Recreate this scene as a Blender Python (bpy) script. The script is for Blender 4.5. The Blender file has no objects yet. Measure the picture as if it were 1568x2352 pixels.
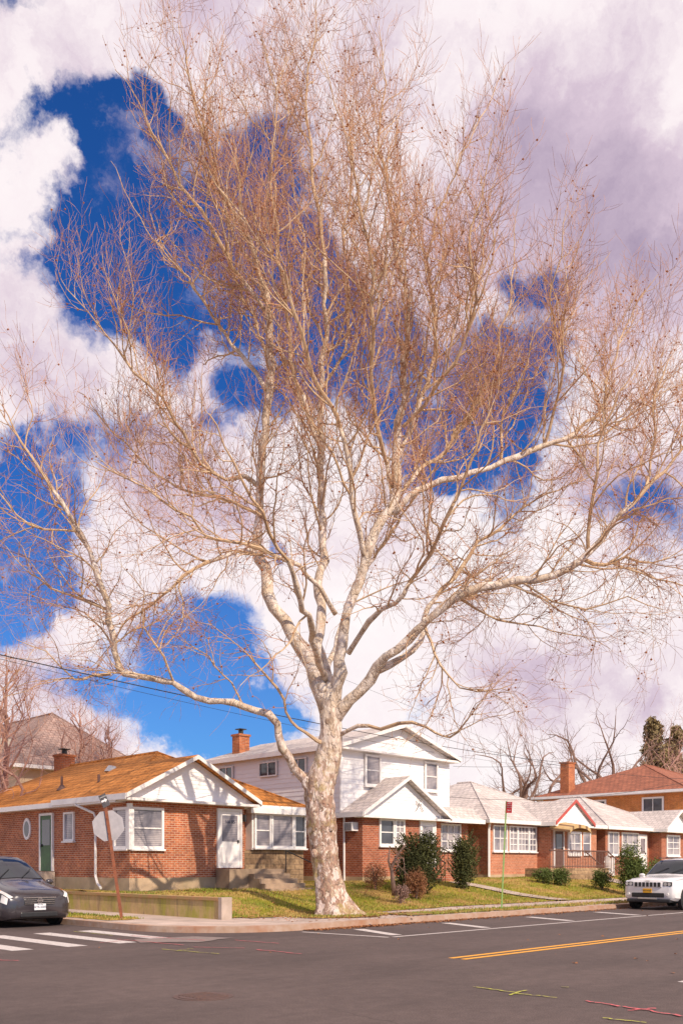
import bpy, math, random
from mathutils import Vector, Matrix, noise
R=random.Random(11)
S2=math.sqrt(.5)
def W(a,b,z=0): return Vector(((a-b)*S2,(a+b)*S2,z))
SC=bpy.context.scene
COL=SC.collection
# ---------------------------------------------------------------- materials
class NT:
    def __init__(s,nt): s.t=nt; s.n=nt.nodes; s.l=nt.links
    def new(s,ty,**k):
        n=s.n.new(ty)
        for a,v in k.items(): setattr(n,a,v)
        return n
    def set(s,sock,v):
        if isinstance(v,bpy.types.NodeSocket): s.l.new(v,sock)
        elif v is not None: sock.default_value=v
    def math(s,op,a,b=None,c=None,clamp=False):
        n=s.new('ShaderNodeMath',operation=op); n.use_clamp=clamp
        s.set(n.inputs[0],a)
        if b is not None: s.set(n.inputs[1],b)
        if c is not None: s.set(n.inputs[2],c)
        return n.outputs[0]
    def mix(s,f,a,b,bt='MIX'):
        n=s.new('ShaderNodeMixRGB',blend_type=bt)
        s.set(n.inputs[0],f)
        for i,v in ((1,a),(2,b)):
            if isinstance(v,tuple) and len(v)==3: v=(*v,1)
            s.set(n.inputs[i],v)
        return n.outputs[0]
    def noise(s,vec,scale,detail=4,rough=.55,out=0):
        n=s.new('ShaderNodeTexNoise'); s.set(n.inputs['Vector'],vec)
        n.inputs['Scale'].default_value=scale; n.inputs['Detail'].default_value=detail; n.inputs['Roughness'].default_value=rough
        return n.outputs[out]
    def ramp(s,f,stops):
        n=s.new('ShaderNodeValToRGB'); s.set(n.inputs[0],f)
        e=n.color_ramp.elements
        while len(e)<len(stops): e.new(.5)
        for x,(p,c) in zip(e,stops):
            x.position=p
            x.color=(c,c,c,1) if not isinstance(c,tuple) else (*c,1)
        return n.outputs[0]
    def mapr(s,v,a,b,c=0,d=1,smooth=False):
        n=s.new('ShaderNodeMapRange')
        if smooth: n.interpolation_type='SMOOTHSTEP'
        s.set(n.inputs[0],v)
        for i,x in zip((1,2,3,4),(a,b,c,d)): s.set(n.inputs[i],x)
        return n.outputs[0]
def newmat(name):
    m=bpy.data.materials.new(name); m.use_nodes=True
    k=NT(m.node_tree); bs=k.n['Principled BSDF']
    return m,k,bs
def objv(k,scale=None):
    tc=k.new('ShaderNodeTexCoord'); v=tc.outputs['Object']
    if scale:
        mp=k.new('ShaderNodeMapping'); k.l.new(v,mp.inputs[0]); mp.inputs['Scale'].default_value=scale; v=mp.outputs[0]
    return v
def bump(k,bs,h,st=.4,dist=.02):
    b=k.new('ShaderNodeBump'); b.inputs['Strength'].default_value=st; b.inputs['Distance'].default_value=dist
    k.l.new(h,b.inputs['Height']); k.l.new(b.outputs[0],bs.inputs['Normal'])
def noisy(name,c1,c2,scale=3,rough=.8,metal=0,bst=.3,bscale=None,dirt=None,stretch=None,spec=None):
    m,k,bs=newmat(name); v=objv(k,stretch)
    f=k.ramp(k.noise(v,scale,5),[(.3,0.0),(.7,1.0)])
    c=k.mix(f,c1,c2)
    if dirt:
        g=k.ramp(k.noise(v,scale*.23,5,.7),[(.45,0.0),(.75,1.0)])
        c=k.mix(g,c,dirt)
    k.set(bs.inputs['Base Color'],c); bs.inputs['Roughness'].default_value=rough; bs.inputs['Metallic'].default_value=metal
    if spec is not None: bs.inputs['Specular IOR Level'].default_value=spec
    if bst: bump(k,bs,k.noise(v,bscale or scale*8,4),bst,.01)
    return m
def wallvec(k,zs=1.0):
    tc=k.new('ShaderNodeTexCoord')
    so=k.new('ShaderNodeSeparateXYZ'); k.l.new(tc.outputs['Object'],so.inputs[0])
    sn=k.new('ShaderNodeSeparateXYZ'); k.l.new(tc.outputs['Normal'],sn.inputs[0])
    ax=k.math('GREATER_THAN',k.math('ABSOLUTE',sn.outputs[0]),k.math('ABSOLUTE',sn.outputs[1]))
    u=k.math('ADD',k.math('MULTIPLY',so.outputs[1],ax),k.math('MULTIPLY',so.outputs[0],k.math('SUBTRACT',1.0,ax)))
    cb=k.new('ShaderNodeCombineXYZ'); k.l.new(u,cb.inputs[0]); k.l.new(k.math('MULTIPLY',so.outputs[2],zs),cb.inputs[1])
    return cb.outputs[0],tc.outputs['Object']
def brickmat(name,c1,c2,mortar,w=.22,h=.075,ms=.008,zs=1,var=.5,rough=.9):
    m,k,bs=newmat(name); uv,ob=wallvec(k,zs)
    b=k.new('ShaderNodeTexBrick'); k.l.new(uv,b.inputs['Vector'])
    b.inputs['Scale'].default_value=1; b.inputs['Brick Width'].default_value=w; b.inputs['Row Height'].default_value=h
    b.inputs['Mortar Size'].default_value=ms; b.inputs['Mortar Smooth'].default_value=.3
    b.inputs['Color1'].default_value=(*c1,1); b.inputs['Color2'].default_value=(*c2,1); b.inputs['Mortar'].default_value=(*mortar,1)
    n=k.ramp(k.noise(ob,1.1,6,.65),[(.3,1-var*.5),(.7,1+var*.3)])
    n2=k.ramp(k.noise(ob,9,3,.6),[(.3,1-var*.4),(.7,1+var*.3)])
    c=k.mix(1.0,k.mix(1.0,b.outputs[0],n,'MULTIPLY'),n2,'MULTIPLY')
    k.set(bs.inputs['Base Color'],c); bs.inputs['Roughness'].default_value=rough
    bs.inputs['Specular IOR Level'].default_value=.2
    inv=k.math('SUBTRACT',1.0,b.outputs['Fac'])
    bump(k,bs,inv,.5,.008)
    return m
M={}
M['brick']=brickmat('red_brick',(.54,.17,.07),(.34,.09,.045),(.58,.40,.29),ms=.010)
M['brick2']=brickmat('dark_red_brick',(.46,.14,.065),(.32,.085,.045),(.46,.33,.25))
M['brick3']=brickmat('pink_brick',(.60,.23,.12),(.48,.16,.08),(.52,.38,.29))
M['brick4']=brickmat('orange_brick',(.70,.25,.06),(.56,.17,.04),(.55,.36,.22))
M['stone']=brickmat('tan_stone',(.46,.31,.18),(.30,.19,.11),(.22,.15,.10),w=.5,h=.2,ms=.014,var=.8)
M['chim']=brickmat('chimney_brick',(.58,.19,.07),(.40,.11,.045),(.4,.28,.2))
M['shO']=brickmat('orange_shingle',(.62,.25,.065),(.50,.19,.045),(.26,.10,.03),w=.33,h=.3,ms=.02,zs=2.2,var=.22)
M['shG']=brickmat('grey_shingle',(.66,.58,.54),(.54,.47,.44),(.35,.31,.30),w=.33,h=.3,ms=.02,zs=2.2,var=.4)
M['shB']=brickmat('brown_shingle',(.40,.15,.09),(.29,.11,.07),(.15,.07,.05),w=.33,h=.3,ms=.02,zs=2,var=.35)
M['shS']=brickmat('slate_shingle',(.40,.27,.23),(.28,.20,.18),(.17,.12,.11),w=.33,h=.3,ms=.02,zs=2,var=.5)
M['side']=noisy('white_siding',(.88,.86,.86),(.84,.81,.81),1.5,.55,bst=.05)
M['trim']=noisy('white_paint',(.86,.83,.81),(.78,.74,.71),3,.5,bst=.05)
M['beige']=noisy('beige_stucco',(.76,.60,.42),(.66,.50,.34),2,.9)
M['found']=noisy('painted_foundation',(.56,.41,.27),(.44,.31,.20),1.6,.9,dirt=(.32,.25,.14))
M['conc']=noisy('concrete',(.50,.40,.33),(.38,.30,.25),2.5,.9,dirt=(.28,.21,.15))
M['stepc']=noisy('brown_step',(.44,.32,.22),(.32,.22,.15),3,.9,dirt=(.24,.17,.11))
M['black']=noisy('black_iron',(.02,.02,.02),(.04,.035,.03),6,.5,bst=.1)
M['rubber']=noisy('rubber',(.02,.02,.02),(.035,.033,.03),10,.8,bst=.1)
M['dark']=noisy('dark_plastic',(.015,.015,.017),(.025,.025,.027),10,.4,bst=.0)
M['rust']=noisy('rusty_post',(.32,.10,.045),(.18,.065,.035),9,.8)
M['greenp']=noisy('green_post',(.12,.36,.12),(.34,.38,.1),7,.6)
M['signback']=noisy('sign_back',(.42,.39,.40),(.32,.30,.31),5,.55,metal=.2,bst=.05)
M['red']=noisy('red_paint',(.62,.03,.04),(.48,.02,.03),6,.5,bst=.05)
M['redtrim']=noisy('faded_red_trim',(.52,.10,.08),(.42,.07,.06),6,.6,bst=.05)
M['green']=noisy('green_paint',(.05,.14,.05),(.04,.1,.04),6,.5,bst=.05)
M['alu']=noisy('alloy',(.6,.58,.58),(.5,.5,.5),8,.3,metal=.8,bst=0)
M['chrome']=noisy('chrome',(.8,.8,.8),(.7,.7,.7),8,.12,metal=1,bst=0)
M['plateW']=noisy('plate_white',(.75,.75,.78),(.7,.7,.72),8,.4,bst=0)
M['plateY']=noisy('plate_yellow',(.85,.45,.02),(.8,.4,.02),8,.4,bst=0)
M['ink']=noisy('ink',(.01,.02,.08),(.01,.02,.07),8,.5,bst=0)
M['tan']=noisy('tan_canvas',(.60,.42,.20),(.48,.33,.15),5,.8)
M['brownst']=noisy('brown_canvas',(.22,.12,.06),(.18,.10,.05),5,.8)
M['wire']=noisy('cable',(.03,.03,.035),(.04,.04,.045),8,.7,bst=0)
M['seed']=noisy('seed',(.42,.15,.05),(.28,.09,.03),8,.9,bst=0)
M['litter']=noisy('litter',(.42,.17,.06),(.25,.10,.04),40,.9,bst=0)
M['iron_rail']=noisy('brown_rail',(.16,.08,.065),(.11,.055,.04),8,.6,bst=.1)
def carpaint(n,c,r=.25,coat=.8,dirt=.35):
    m,k,bs=newmat(n); v=objv(k)
    g=k.ramp(k.noise(v,2.5,5),[(.35,0.0),(.8,1.0)])
    k.set(bs.inputs['Base Color'],k.mix(k.math('MULTIPLY',g,dirt),c,(.3,.25,.21)))
    bs.inputs['Roughness'].default_value=r; bs.inputs['Coat Weight'].default_value=coat; bs.inputs['Coat Roughness'].default_value=.05
    bs.inputs['Metallic'].default_value=.1
    return m
M['vanp']=carpaint('charcoal_car_paint',(.034,.028,.034),.25,.8,.06)
M['jeepp']=carpaint('white_car_paint',(.80,.78,.78),dirt=.15)
def glassm(n,c,r=.06,sp=.9):
    m,k,bs=newmat(n); v=objv(k)
    f=k.ramp(k.noise(v,1.3,3),[(.35,0.0),(.65,1.0)])
    k.set(bs.inputs['Base Color'],k.mix(f,c,tuple(x*1.9 for x in c)))
    bs.inputs['Roughness'].default_value=r; bs.inputs['Specular IOR Level'].default_value=sp
    return m
M['glass']=glassm('window_glass',(.035,.04,.05))
M['cglass']=glassm('car_glass',(.012,.014,.018),.05,.5)
M['lens']=glassm('lamp_lens',(.5,.48,.46),.1)
M['amber']=glassm('amber_lens',(.6,.18,.02),.2)
def blindm():
    m,k,bs=newmat('window_blind'); uv,ob=wallvec(k)
    w=k.new('ShaderNodeTexWave'); w.bands_direction='Y'; k.l.new(uv,w.inputs[0]); w.inputs['Scale'].default_value=5
    f=k.noise(ob,.9,3)
    c=k.mix(k.ramp(f,[(.42,0.0),(.58,1.0)]),k.mix(w.outputs[0],(.26,.23,.25),(.50,.45,.45)),(.16,.15,.18))
    k.set(bs.inputs['Base Color'],c); bs.inputs['Roughness'].default_value=.12; bs.inputs['Specular IOR Level'].default_value=.7
    return m
M['blind']=blindm()
def asphalt():
    m,k,bs=newmat('asphalt'); v=objv(k)
    f=k.ramp(k.noise(v,.35,6,.6),[(.3,0.0),(.7,1.0)])
    c=k.mix(f,(.128,.094,.087),(.090,.067,.063))
    g=k.ramp(k.noise(v,60,3,.8),[(.35,.6),(.65,1.4)])
    c=k.mix(1.0,c,g,'MULTIPLY')
    g2=k.ramp(k.noise(v,5,6,.75),[(.35,.85),(.65,1.12)])
    c=k.mix(1.0,c,g2,'MULTIPLY')
    st=k.ramp(k.noise(objv(k,(.25,1.4,1)),.9,4,.6),[(.5,0.0),(.75,1.0)])
    c=k.mix(k.math('MULTIPLY',st,.45),c,(.062,.048,.045))
    vo=k.new('ShaderNodeTexVoronoi',feature='DISTANCE_TO_EDGE')
    wv=k.mix(.35,v,k.noise(v,.9,6,.7,1)); k.l.new(wv,vo.inputs[0]); vo.inputs['Scale'].default_value=.22
    cr=k.ramp(vo.outputs[0],[(.0,1.0),(.004,0.0)])
    gate=k.ramp(k.noise(v,.25,2),[(.5,0.0),(.6,1.0)])
    c=k.mix(k.math('MULTIPLY',k.math('MULTIPLY',cr,gate),.5),c,(.05,.04,.035))
    k.set(bs.inputs['Base Color'],c); bs.inputs['Roughness'].default_value=.85; bs.inputs['Specular IOR Level'].default_value=.25
    bump(k,bs,k.noise(v,90,3,.7),.5,.008)
    return m
M['asph']=asphalt()
def pavem():
    m,k,bs=newmat('pavement_slabs'); v=objv(k)
    b=k.new('ShaderNodeTexBrick'); k.l.new(v,b.inputs[0]); b.offset=0
    for a,x in (('Scale',1),('Brick Width',1.5),('Row Height',1.5),('Mortar Size',.012)): b.inputs[a].default_value=x
    b.inputs['Color1'].default_value=(.60,.47,.40,1); b.inputs['Color2'].default_value=(.50,.39,.33,1); b.inputs['Mortar'].default_value=(.2,.14,.1,1)
    n=k.ramp(k.noise(v,1.2,7,.65),[(.3,.62),(.7,1.12)])
    k.set(bs.inputs['Base Color'],k.mix(1.0,b.outputs[0],n,'MULTIPLY')); bs.inputs['Roughness'].default_value=.9
    bump(k,bs,k.noise(v,30,3),.3,.01)
    return m
M['pave']=pavem()
def grassm(n,A,B,C):
    m,k,bs=newmat(n); v=objv(k)
    c=k.mix(k.ramp(k.noise(v,1.1,6,.7),[(.35,0.0),(.65,1.0)]),A,B)
    c=k.mix(k.ramp(k.noise(v,.6,6,.75),[(.47,0.0),(.58,1.0)]),c,C)
    c=k.mix(1.0,c,k.ramp(k.noise(v,22,3,.8),[(.3,.55),(.7,1.4)]),'MULTIPLY')
    k.set(bs.inputs['Base Color'],c); bs.inputs['Roughness'].default_value=.95; bs.inputs['Specular IOR Level'].default_value=.1
    bump(k,bs,k.noise(v,25,4,.8),.8,.04)
    return m
M['grass']=grassm('grass',(.17,.19,.02),(.32,.26,.035),(.42,.26,.09))
M['gfar']=grassm('far_grass',(.16,.15,.05),(.24,.18,.08),(.26,.17,.09))
M['soil']=grassm('soil',(.30,.17,.08),(.42,.27,.13),(.24,.22,.05))
M['blade1']=noisy('blade_green',(.17,.21,.02),(.30,.29,.035),.8,.8,bst=0)
M['blade2']=noisy('blade_straw',(.48,.34,.10),(.36,.25,.07),.8,.8,bst=0)
def paintm(n,c,thr=.42,amt=1.0):
    m,k,bs=newmat(n); v=objv(k)
    f=k.math('MULTIPLY',k.ramp(k.noise(v,14,6,.75),[(thr-.06,0.0),(thr+.06,1.0)]),amt)
    k.set(bs.inputs['Base Color'],k.mix(f,(.108,.082,.076),c)); bs.inputs['Roughness'].default_value=.7
    return m
M['mw']=paintm('white_marking',(.64,.58,.55),.40,.92)
M['my']=paintm('yellow_marking',(.82,.38,.03),.34)
M['sp1']=paintm('spray_green',(.55,.54,.05),.45,.9)
M['sp2']=paintm('spray_red',(.72,.12,.14),.44,.9)
def mossy():
    m,k,bs=newmat('mossy_concrete'); uv,v=wallvec(k)
    c=k.mix(k.ramp(k.noise(v,3,5),[(.3,0.0),(.7,1.0)]),(.60,.42,.20),(.44,.30,.14))
    c=k.mix(k.ramp(k.noise(objv(k,(1,1,.35)),1.6,6,.7),[(.44,0.0),(.6,1.0)]),c,(.40,.35,.07))
    c=k.mix(k.ramp(k.noise(objv(k,(2,2,.3)),2.5,5,.7),[(.52,0.0),(.66,.7)]),c,(.24,.17,.10))
    k.set(bs.inputs['Base Color'],c); bs.inputs['Roughness'].default_value=.95
    bump(k,bs,k.noise(v,14,5),.4,.02)
    return m
M['moss']=mossy()
def barkm():
    m,k,bs=newmat('plane_bark')
    v=objv(k,(1,1,.55)); v0=objv(k)
    base=k.mix(k.ramp(k.noise(v0,1.6,5),[(.35,0.0),(.65,1.0)]),(.70,.58,.45),(.82,.73,.66))
    wv=k.mix(.12,v,k.noise(v,4,4,.6,1))
    sp=k.new('ShaderNodeSeparateXYZ'); k.l.new(v0,sp.inputs[0])
    low=k.mapr(sp.outputs[2],2.5,7.0,1.0,0.0,True)
    p1=k.ramp(k.noise(wv,4.0,3,.5),[(.50,0.0),(.53,1.0)])
    p2=k.ramp(k.noise(wv,6.5,4,.6),[(.54,0.0),(.57,1.0)])
    c=k.mix(k.math('MULTIPLY',p1,k.mapr(low,0,1,.4,.8)),base,(.48,.35,.22)); c=k.mix(k.math('MULTIPLY',p2,k.mapr(low,0,1,.42,.95)),c,(.25,.15,.095))
    fl=k.ramp(k.noise(wv,11,5,.7),[(.44,0.0),(.50,1.0)])
    c=k.mix(k.math('MULTIPLY',low,k.math('MULTIPLY',fl,.85)),c,(.38,.225,.165))
    gr=k.ramp(k.noise(wv,16,4,.7),[(.54,0.0),(.60,1.0)])
    c=k.mix(k.math('MULTIPLY',low,k.math('MULTIPLY',gr,.8)),c,(.24,.18,.15))
    wp=k.ramp(k.noise(wv,5.1,3,.5),[(.57,0.0),(.60,1.0)])
    c=k.mix(k.math('MULTIPLY',low,wp),c,(.70,.56,.49))
    hi=k.mapr(sp.outputs[2],13,21,0,.45,True)
    c=k.mix(hi,c,(.58,.42,.26))
    ms=k.ramp(k.noise(v0,1.3,6,.7),[(.54,0.0),(.64,1.0)])
    c=k.mix(k.math('MULTIPLY',k.math('MULTIPLY',ms,low),.6),c,(.32,.25,.05))
    k.set(bs.inputs['Base Color'],c); bs.inputs['Roughness'].default_value=.85; bs.inputs['Specular IOR Level'].default_value=.2
    bump(k,bs,k.math('ADD',k.noise(wv,7,5,.7),k.math('MULTIPLY',p1,.4)),1.0,.06)
    return m
M['bark']=barkm()
M['limb']=noisy('limb_bark',(.66,.50,.33),(.46,.30,.17),2.5,.85,bst=0,dirt=(.38,.23,.12))
M['twig']=noisy('twig_bark',(.50,.26,.13),(.34,.18,.125),.7,.9,bst=0)
M['twigB']=noisy('far_twig',(.33,.20,.16),(.27,.16,.13),.9,.9,bst=0)
M['twigR']=noisy('reddish_twig',(.50,.28,.23),(.42,.22,.19),.9,.9,bst=0)
M['yew']=noisy('dark_needles',(.045,.055,.015),(.095,.095,.024),2,.9,bst=0)
M['yew3']=noisy('brownish_needles',(.20,.155,.065),(.28,.20,.09),.6,.9,bst=0)
M['yew2']=noisy('topiary_leaf',(.07,.11,.02),(.12,.14,.03),3,.9,bst=0)
M['rbush']=noisy('bronze_leaf',(.24,.09,.045),(.34,.17,.07),3,.9,bst=0)
# ---------------------------------------------------------------- mesh tools
class MB:
    def __init__(s): s.v=[]; s.f=[]; s.m=[]
    def add(s,vs,fs,mi=0):
        o=len(s.v); s.v+= [tuple(x) for x in vs]; s.f+=[tuple(i+o for i in f) for f in fs]; s.m+=[mi]*len(fs)
    def box(s,x0,y0,z0,x1,y1,z1,mi=0):
        if x0>x1:x0,x1=x1,x0
        if y0>y1:y0,y1=y1,y0
        if z0>z1:z0,z1=z1,z0
        s.add([(x0,y0,z0),(x1,y0,z0),(x1,y1,z0),(x0,y1,z0),(x0,y0,z1),(x1,y0,z1),(x1,y1,z1),(x0,y1,z1)],
          [(0,3,2,1),(4,5,6,7),(0,1,5,4),(1,2,6,5),(2,3,7,6),(3,0,4,7)],mi)
    def poly(s,pts,mi=0): s.add(pts,[tuple(range(len(pts)))],mi)
    def extr(s,pts,vec,mi=0):
        n=len(pts); p=[Vector(x) for x in pts]; q=[x+Vector(vec) for x in p]
        s.add(p+q,[tuple(range(n))[::-1],tuple(range(n,2*n))]+[(i,(i+1)%n,(i+1)%n+n,i+n) for i in range(n)],mi)
    def tube(s,pts,rads,n=6,mi=0,cap=True):
        pts=[Vector(p) for p in pts]; N=len(pts); vs=[]; ref=None
        for i,p in enumerate(pts):
            t=(pts[min(i+1,N-1)]-pts[max(i-1,0)])
            if t.length<1e-6: t=Vector((0,0,1))
            t.normalize()
            if ref is None: ref=Vector((1,0,0)) if abs(t.x)<.8 else Vector((0,1,0))
            x=(ref-t*ref.dot(t)).normalized(); y=t.cross(x); ref=x
            r=rads[i] if isinstance(rads,(list,tuple)) else rads
            for j in range(n):
                an=2*math.pi*j/n; vs.append(p+x*(r*math.cos(an))+y*(r*math.sin(an)))
        fs=[(i*n+j,i*n+(j+1)%n,(i+1)*n+(j+1)%n,(i+1)*n+j) for i in range(N-1) for j in range(n)]
        if cap: fs+=[tuple(range(n))[::-1],tuple(range((N-1)*n,N*n))]
        s.add(vs,fs,mi)
    def thin(s,pts,rads,mi=0):
        d=pts[-1]-pts[0]; ref=Vector((1,0,0)) if abs(d.x)<abs(d.z)+abs(d.y) else Vector((0,0,1))
        x=d.cross(ref).normalized(); y=d.cross(x).normalized()
        o=len(s.v); a=x; b=x*-.5+y*.866; c=x*-.5-y*.866
        for p,r in zip(pts,rads):
            for q in (a,b,c): s.v.append((p.x+q.x*r,p.y+q.y*r,p.z+q.z*r))
        for i in range(len(pts)-1):
            k=o+i*3
            s.f+=[(k,k+1,k+4,k+3),(k+1,k+2,k+5,k+4),(k+2,k,k+3,k+5)]; s.m+=[mi]*3
    def cyl(s,p,axis,r,h,n=20,mi=0):
        p=Vector(p); ax=Vector(axis).normalized()
        s.tube([p,p+ax*h],[r,r],n,mi)
def mk(name,mb,mats,off=(0,0,0),smooth=False):
    me=bpy.data.meshes.new(name); o=Vector(off)
    if off!=(0,0,0): vs=[(x-o.x,y-o.y,z-o.z) for x,y,z in mb.v]
    else: vs=mb.v
    me.from_pydata(vs,[],mb.f)
    if not isinstance(mats,(list,tuple)): mats=[mats]
    for m in mats: me.materials.append(M[m] if isinstance(m,str) else m)
    if len(mats)>1: me.polygons.foreach_set('material_index',mb.m)
    if smooth: me.polygons.foreach_set('use_smooth',[True]*len(me.polygons))
    me.update()
    ob=bpy.data.objects.new(name,me); COL.objects.link(ob); return ob
class Thing:
    def __init__(s,name,label,cat,org=(0,0,0),rot=45,loc=None,group=None):
        e=bpy.data.objects.new(name,None); COL.objects.link(e); e.empty_display_size=.3
        s.o=Vector(org); s.e=e
        e.location=loc if loc is not None else (W(*org) if rot==45 else org)
        e.rotation_euler=(0,0,math.radians(rot))
        e['label']=label; e['category']=cat
        if group: e['group']=group
    def part(s,name,mb,mats,parent=None,smooth=False,label=None):
        ob=mk(name,mb,mats,tuple(s.o),smooth); ob.parent=parent or s.e
        if label: ob['label']=label
        return ob
def struct(name,mb,mats,rot=45,smooth=False):
    ob=mk(name,mb,mats,smooth=smooth); ob.rotation_euler=(0,0,math.radians(rot)); ob['kind']='structure'; return ob
def single(name,mb,mats,label,cat,org=(0,0,0),rot=45,group=None,kind=None,smooth=False):
    ob=mk(name,mb,mats,tuple(org),smooth); ob.location=W(*org) if rot==45 else org
    ob.rotation_euler=(0,0,math.radians(rot)); ob['label']=label; ob['category']=cat
    if group: ob['group']=group
    if kind: ob['kind']=kind
    return ob
def textmesh(body,size,mat,mtx,parent,name='lettering',ext=.004):
    cu=bpy.data.curves.new(name,'FONT'); cu.body=body; cu.size=size; cu.extrude=ext; cu.align_x='CENTER'; cu.align_y='CENTER'
    t=bpy.data.objects.new('tmp',cu); COL.objects.link(t)
    dg=bpy.context.evaluated_depsgraph_get(); me=bpy.data.meshes.new_from_object(t.evaluated_get(dg))
    bpy.data.objects.remove(t)
    me.transform(mtx); me.materials.clear(); me.materials.append(M[mat])
    ob=bpy.data.objects.new(name,me); COL.objects.link(ob); ob.parent=parent; return ob
def sm(x0,x1,x):
    t=max(0,min(1,(x-x0)/(x1-x0))); return t*t*(3-2*t)
# ---------------------------------------------------------------- ground
def ter(a,b):
    H=.70+.22*sm(20,28,a)
    n=noise.noise(Vector((a*.5,b*.5,0)))*.08
    end=21.6+3.2*sm(16,21,a)+.6*noise.noise(Vector((a*.3,3,0)))
    t=max(0,min(1,(b-19.4)/(end-19.4))); s=.5*t+.5*t*t*(3-2*t)
    return .165+(H-.165+n)*s
g=MB(); g.poly([(-1500,-1500,-.03),(1500,-1500,-.03),(1500,1500,-.03),(-1500,1500,-.03)]); struct('ground',g,'gfar')
g=MB()
for a0,a1,b0,b1 in ((-150,200,2.7,19.6),(1.5,15.2,19.6,200),(1.5,12,-80,2.7)):
    g.poly([(a0,b0,0),(a1,b0,0),(a1,b1,0),(a0,b1,0)])
struct('road',g,'asph')
def arc(ca,cb,r,a0,a1,n=14): return [(ca+r*math.cos(math.radians(a0+(a1-a0)*i/n)),cb+r*math.sin(math.radians(a0+(a1-a0)*i/n))) for i in range(n+1)]
outer=[(200,16.3)]+arc(15,19.3,3,-90,-180)+[(12,200)]
inner=[(200,16.47)]+arc(15,19.3,2.83,-90,-180)+[(12.17,200)]
g=MB()
for i in range(len(outer)-1):
    o0,o1,i0,i1=outer[i],outer[i+1],inner[i],inner[i+1]
    g.add([(*o0,-.02),(*o1,-.02),(*o1,.145),(*o0,.145),(*i0,.155),(*i1,.155),(*i0,.1),(*i1,.1)],[(0,1,2,3),(3,2,5,4),(4,5,7,6)])
struct('kerb',g,noisy('kerbstone',(.48,.36,.29),(.38,.24,.16),4,.9,dirt=(.36,.15,.07)))
g=MB(); g.poly([(x,y,.148) for x,y in inner]+[(200,200,.148)]); struct('pavement',g,'pave')
for nm,pp in (('pavement',[(-150,16.3),(1.5,16.3),(1.5,200),(-150,200)]),('pavement',[(-150,-80),(1.5,-80),(1.5,2.7),(-150,2.7)]),('pavement',[(12,-80),(200,-80),(200,2.7),(12,2.7)])):
    g=MB(); g.extr([(x,y,-.02) for x,y in pp],(0,0,.16)); struct(nm,g,'pave')
g=MB(); As=[14.97+.3*i for i in range(200)]+[76+8*i for i in range(6)]; Bs=[19.42+.2*i for i in range(38)]+[27.1+3*i for i in range(14)]
for b in Bs:
    for a in As: g.v.append((a,b,ter(a,b)+.05*noise.noise(Vector((a*2,b*2,0)))*sm(19.4,20.5,b)))
nA=len(As)
for j in range(len(Bs)-1):
    for i in range(nA-1): g.f.append((j*nA+i,j*nA+i+1,(j+1)*nA+i+1,(j+1)*nA+i)); g.m.append(0)
lawn=struct('lawn',g,'grass',smooth=True)
def blobpatch(pts,z,sub=.35,jit=.13):
    out=[]
    for i in range(len(pts)):
        p=Vector(pts[i]); q=Vector(pts[(i+1)%len(pts)]); n=max(1,int((q-p).length/sub))
        for k in range(n):
            r=p.lerp(q,k/n); out.append((r.x+R.uniform(-jit,jit),r.y+R.uniform(-jit,jit),z))
    return out
g=MB(); g.poly(blobpatch([(20.4,16.68),(29,16.68),(29,17.7),(20.4,17.8)],.158)); g.poly(blobpatch([(31,16.68),(70,16.68),(70,17.7),(31,17.7)],.158))
g.poly(blobpatch([(12.4,20.8),(13.5,20.8),(13.5,26),(12.4,26)],.158)); g.poly(blobpatch([(15.6,19.0),(19.5,18.9),(24,19.2),(24,19.7),(15.6,19.7)],.163,jit=.1))
struct('verge',g,'grass')
g=MB(); g.poly(blobpatch([(18.2+1.6*math.cos(t*.7),18.4+1.35*math.sin(t*.7)) for t in range(9)],.168,jit=.14))
g.poly(blobpatch([(19.5,16.75),(24,16.75),(23,17.6),(19.6,18.2)],.171,jit=.12)); struct('soil_bed',g,'soil')
g=MB(); g.poly(blobpatch([(10.6,16.8),(11.9,16.6),(12.3,15.6),(11.2,15.3),(10.3,16.0)],.0095,jit=.1)); struct('road_patch',g,noisy('pale_patch',(.26,.20,.18),(.19,.15,.14),8,.9))
def path(cent,w):
    g=MB(); n=24; P=[]
    for i in range(n+1):
        t=i/n*(len(cent)-1); k=min(int(t),len(cent)-2); f=t-k
        P.append((cent[k][0]*(1-f)+cent[k+1][0]*f,cent[k][1]*(1-f)+cent[k+1][1]*f))
    vs=[]
    for (a,b) in P:
        for s in (-w/2,-w/4,0,w/4,w/2): vs.append((a+s,b,ter(a+s,b)+.045))
    g.add(vs,[(i*5+j,i*5+j+1,i*5+j+6,i*5+j+5) for i in range(n) for j in range(4)]); struct('path',g,'conc')
path([(31.8,19.3),(31.2,21),(30.8,24)],1.0); path([(41.5,19.3),(42.5,21.5),(43.4,24)],1.2); path([(54,19.3),(54,22),(54,25)],1.3)
def strip(g,a0,b0,a1,b1,w,z=.004):
    d=Vector((a1-a0,b1-b0)); d.normalize(); n=Vector((-d.y,d.x))*w/2
    g.poly([(a0-n.x,b0-n.y,z),(a1-n.x,b1-n.y,z),(a1+n.x,b1+n.y,z),(a0+n.x,b0+n.y,z)])
g=MB(); strip(g,15.0,13.4,120,13.4,.12); strip(g,14.6,15.9,14.85,13.4,.12,.0045)
for a in (16.2,19.6,23.6,27.6): strip(g,a,15.6,a-.75,13.7,.3)
strip(g,12.0,5.5,120,5.5,.12)
for i in range(9):
    a=11.2-1.12*i; strip(g,a,16.2,a,19.9,.42)
struct('road_marking',g,'mw')
g=MB(); strip(g,12.3,9.42,120,9.42,.12); strip(g,12.3,9.68,120,9.68,.12); struct('road_marking',g,'my')
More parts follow.
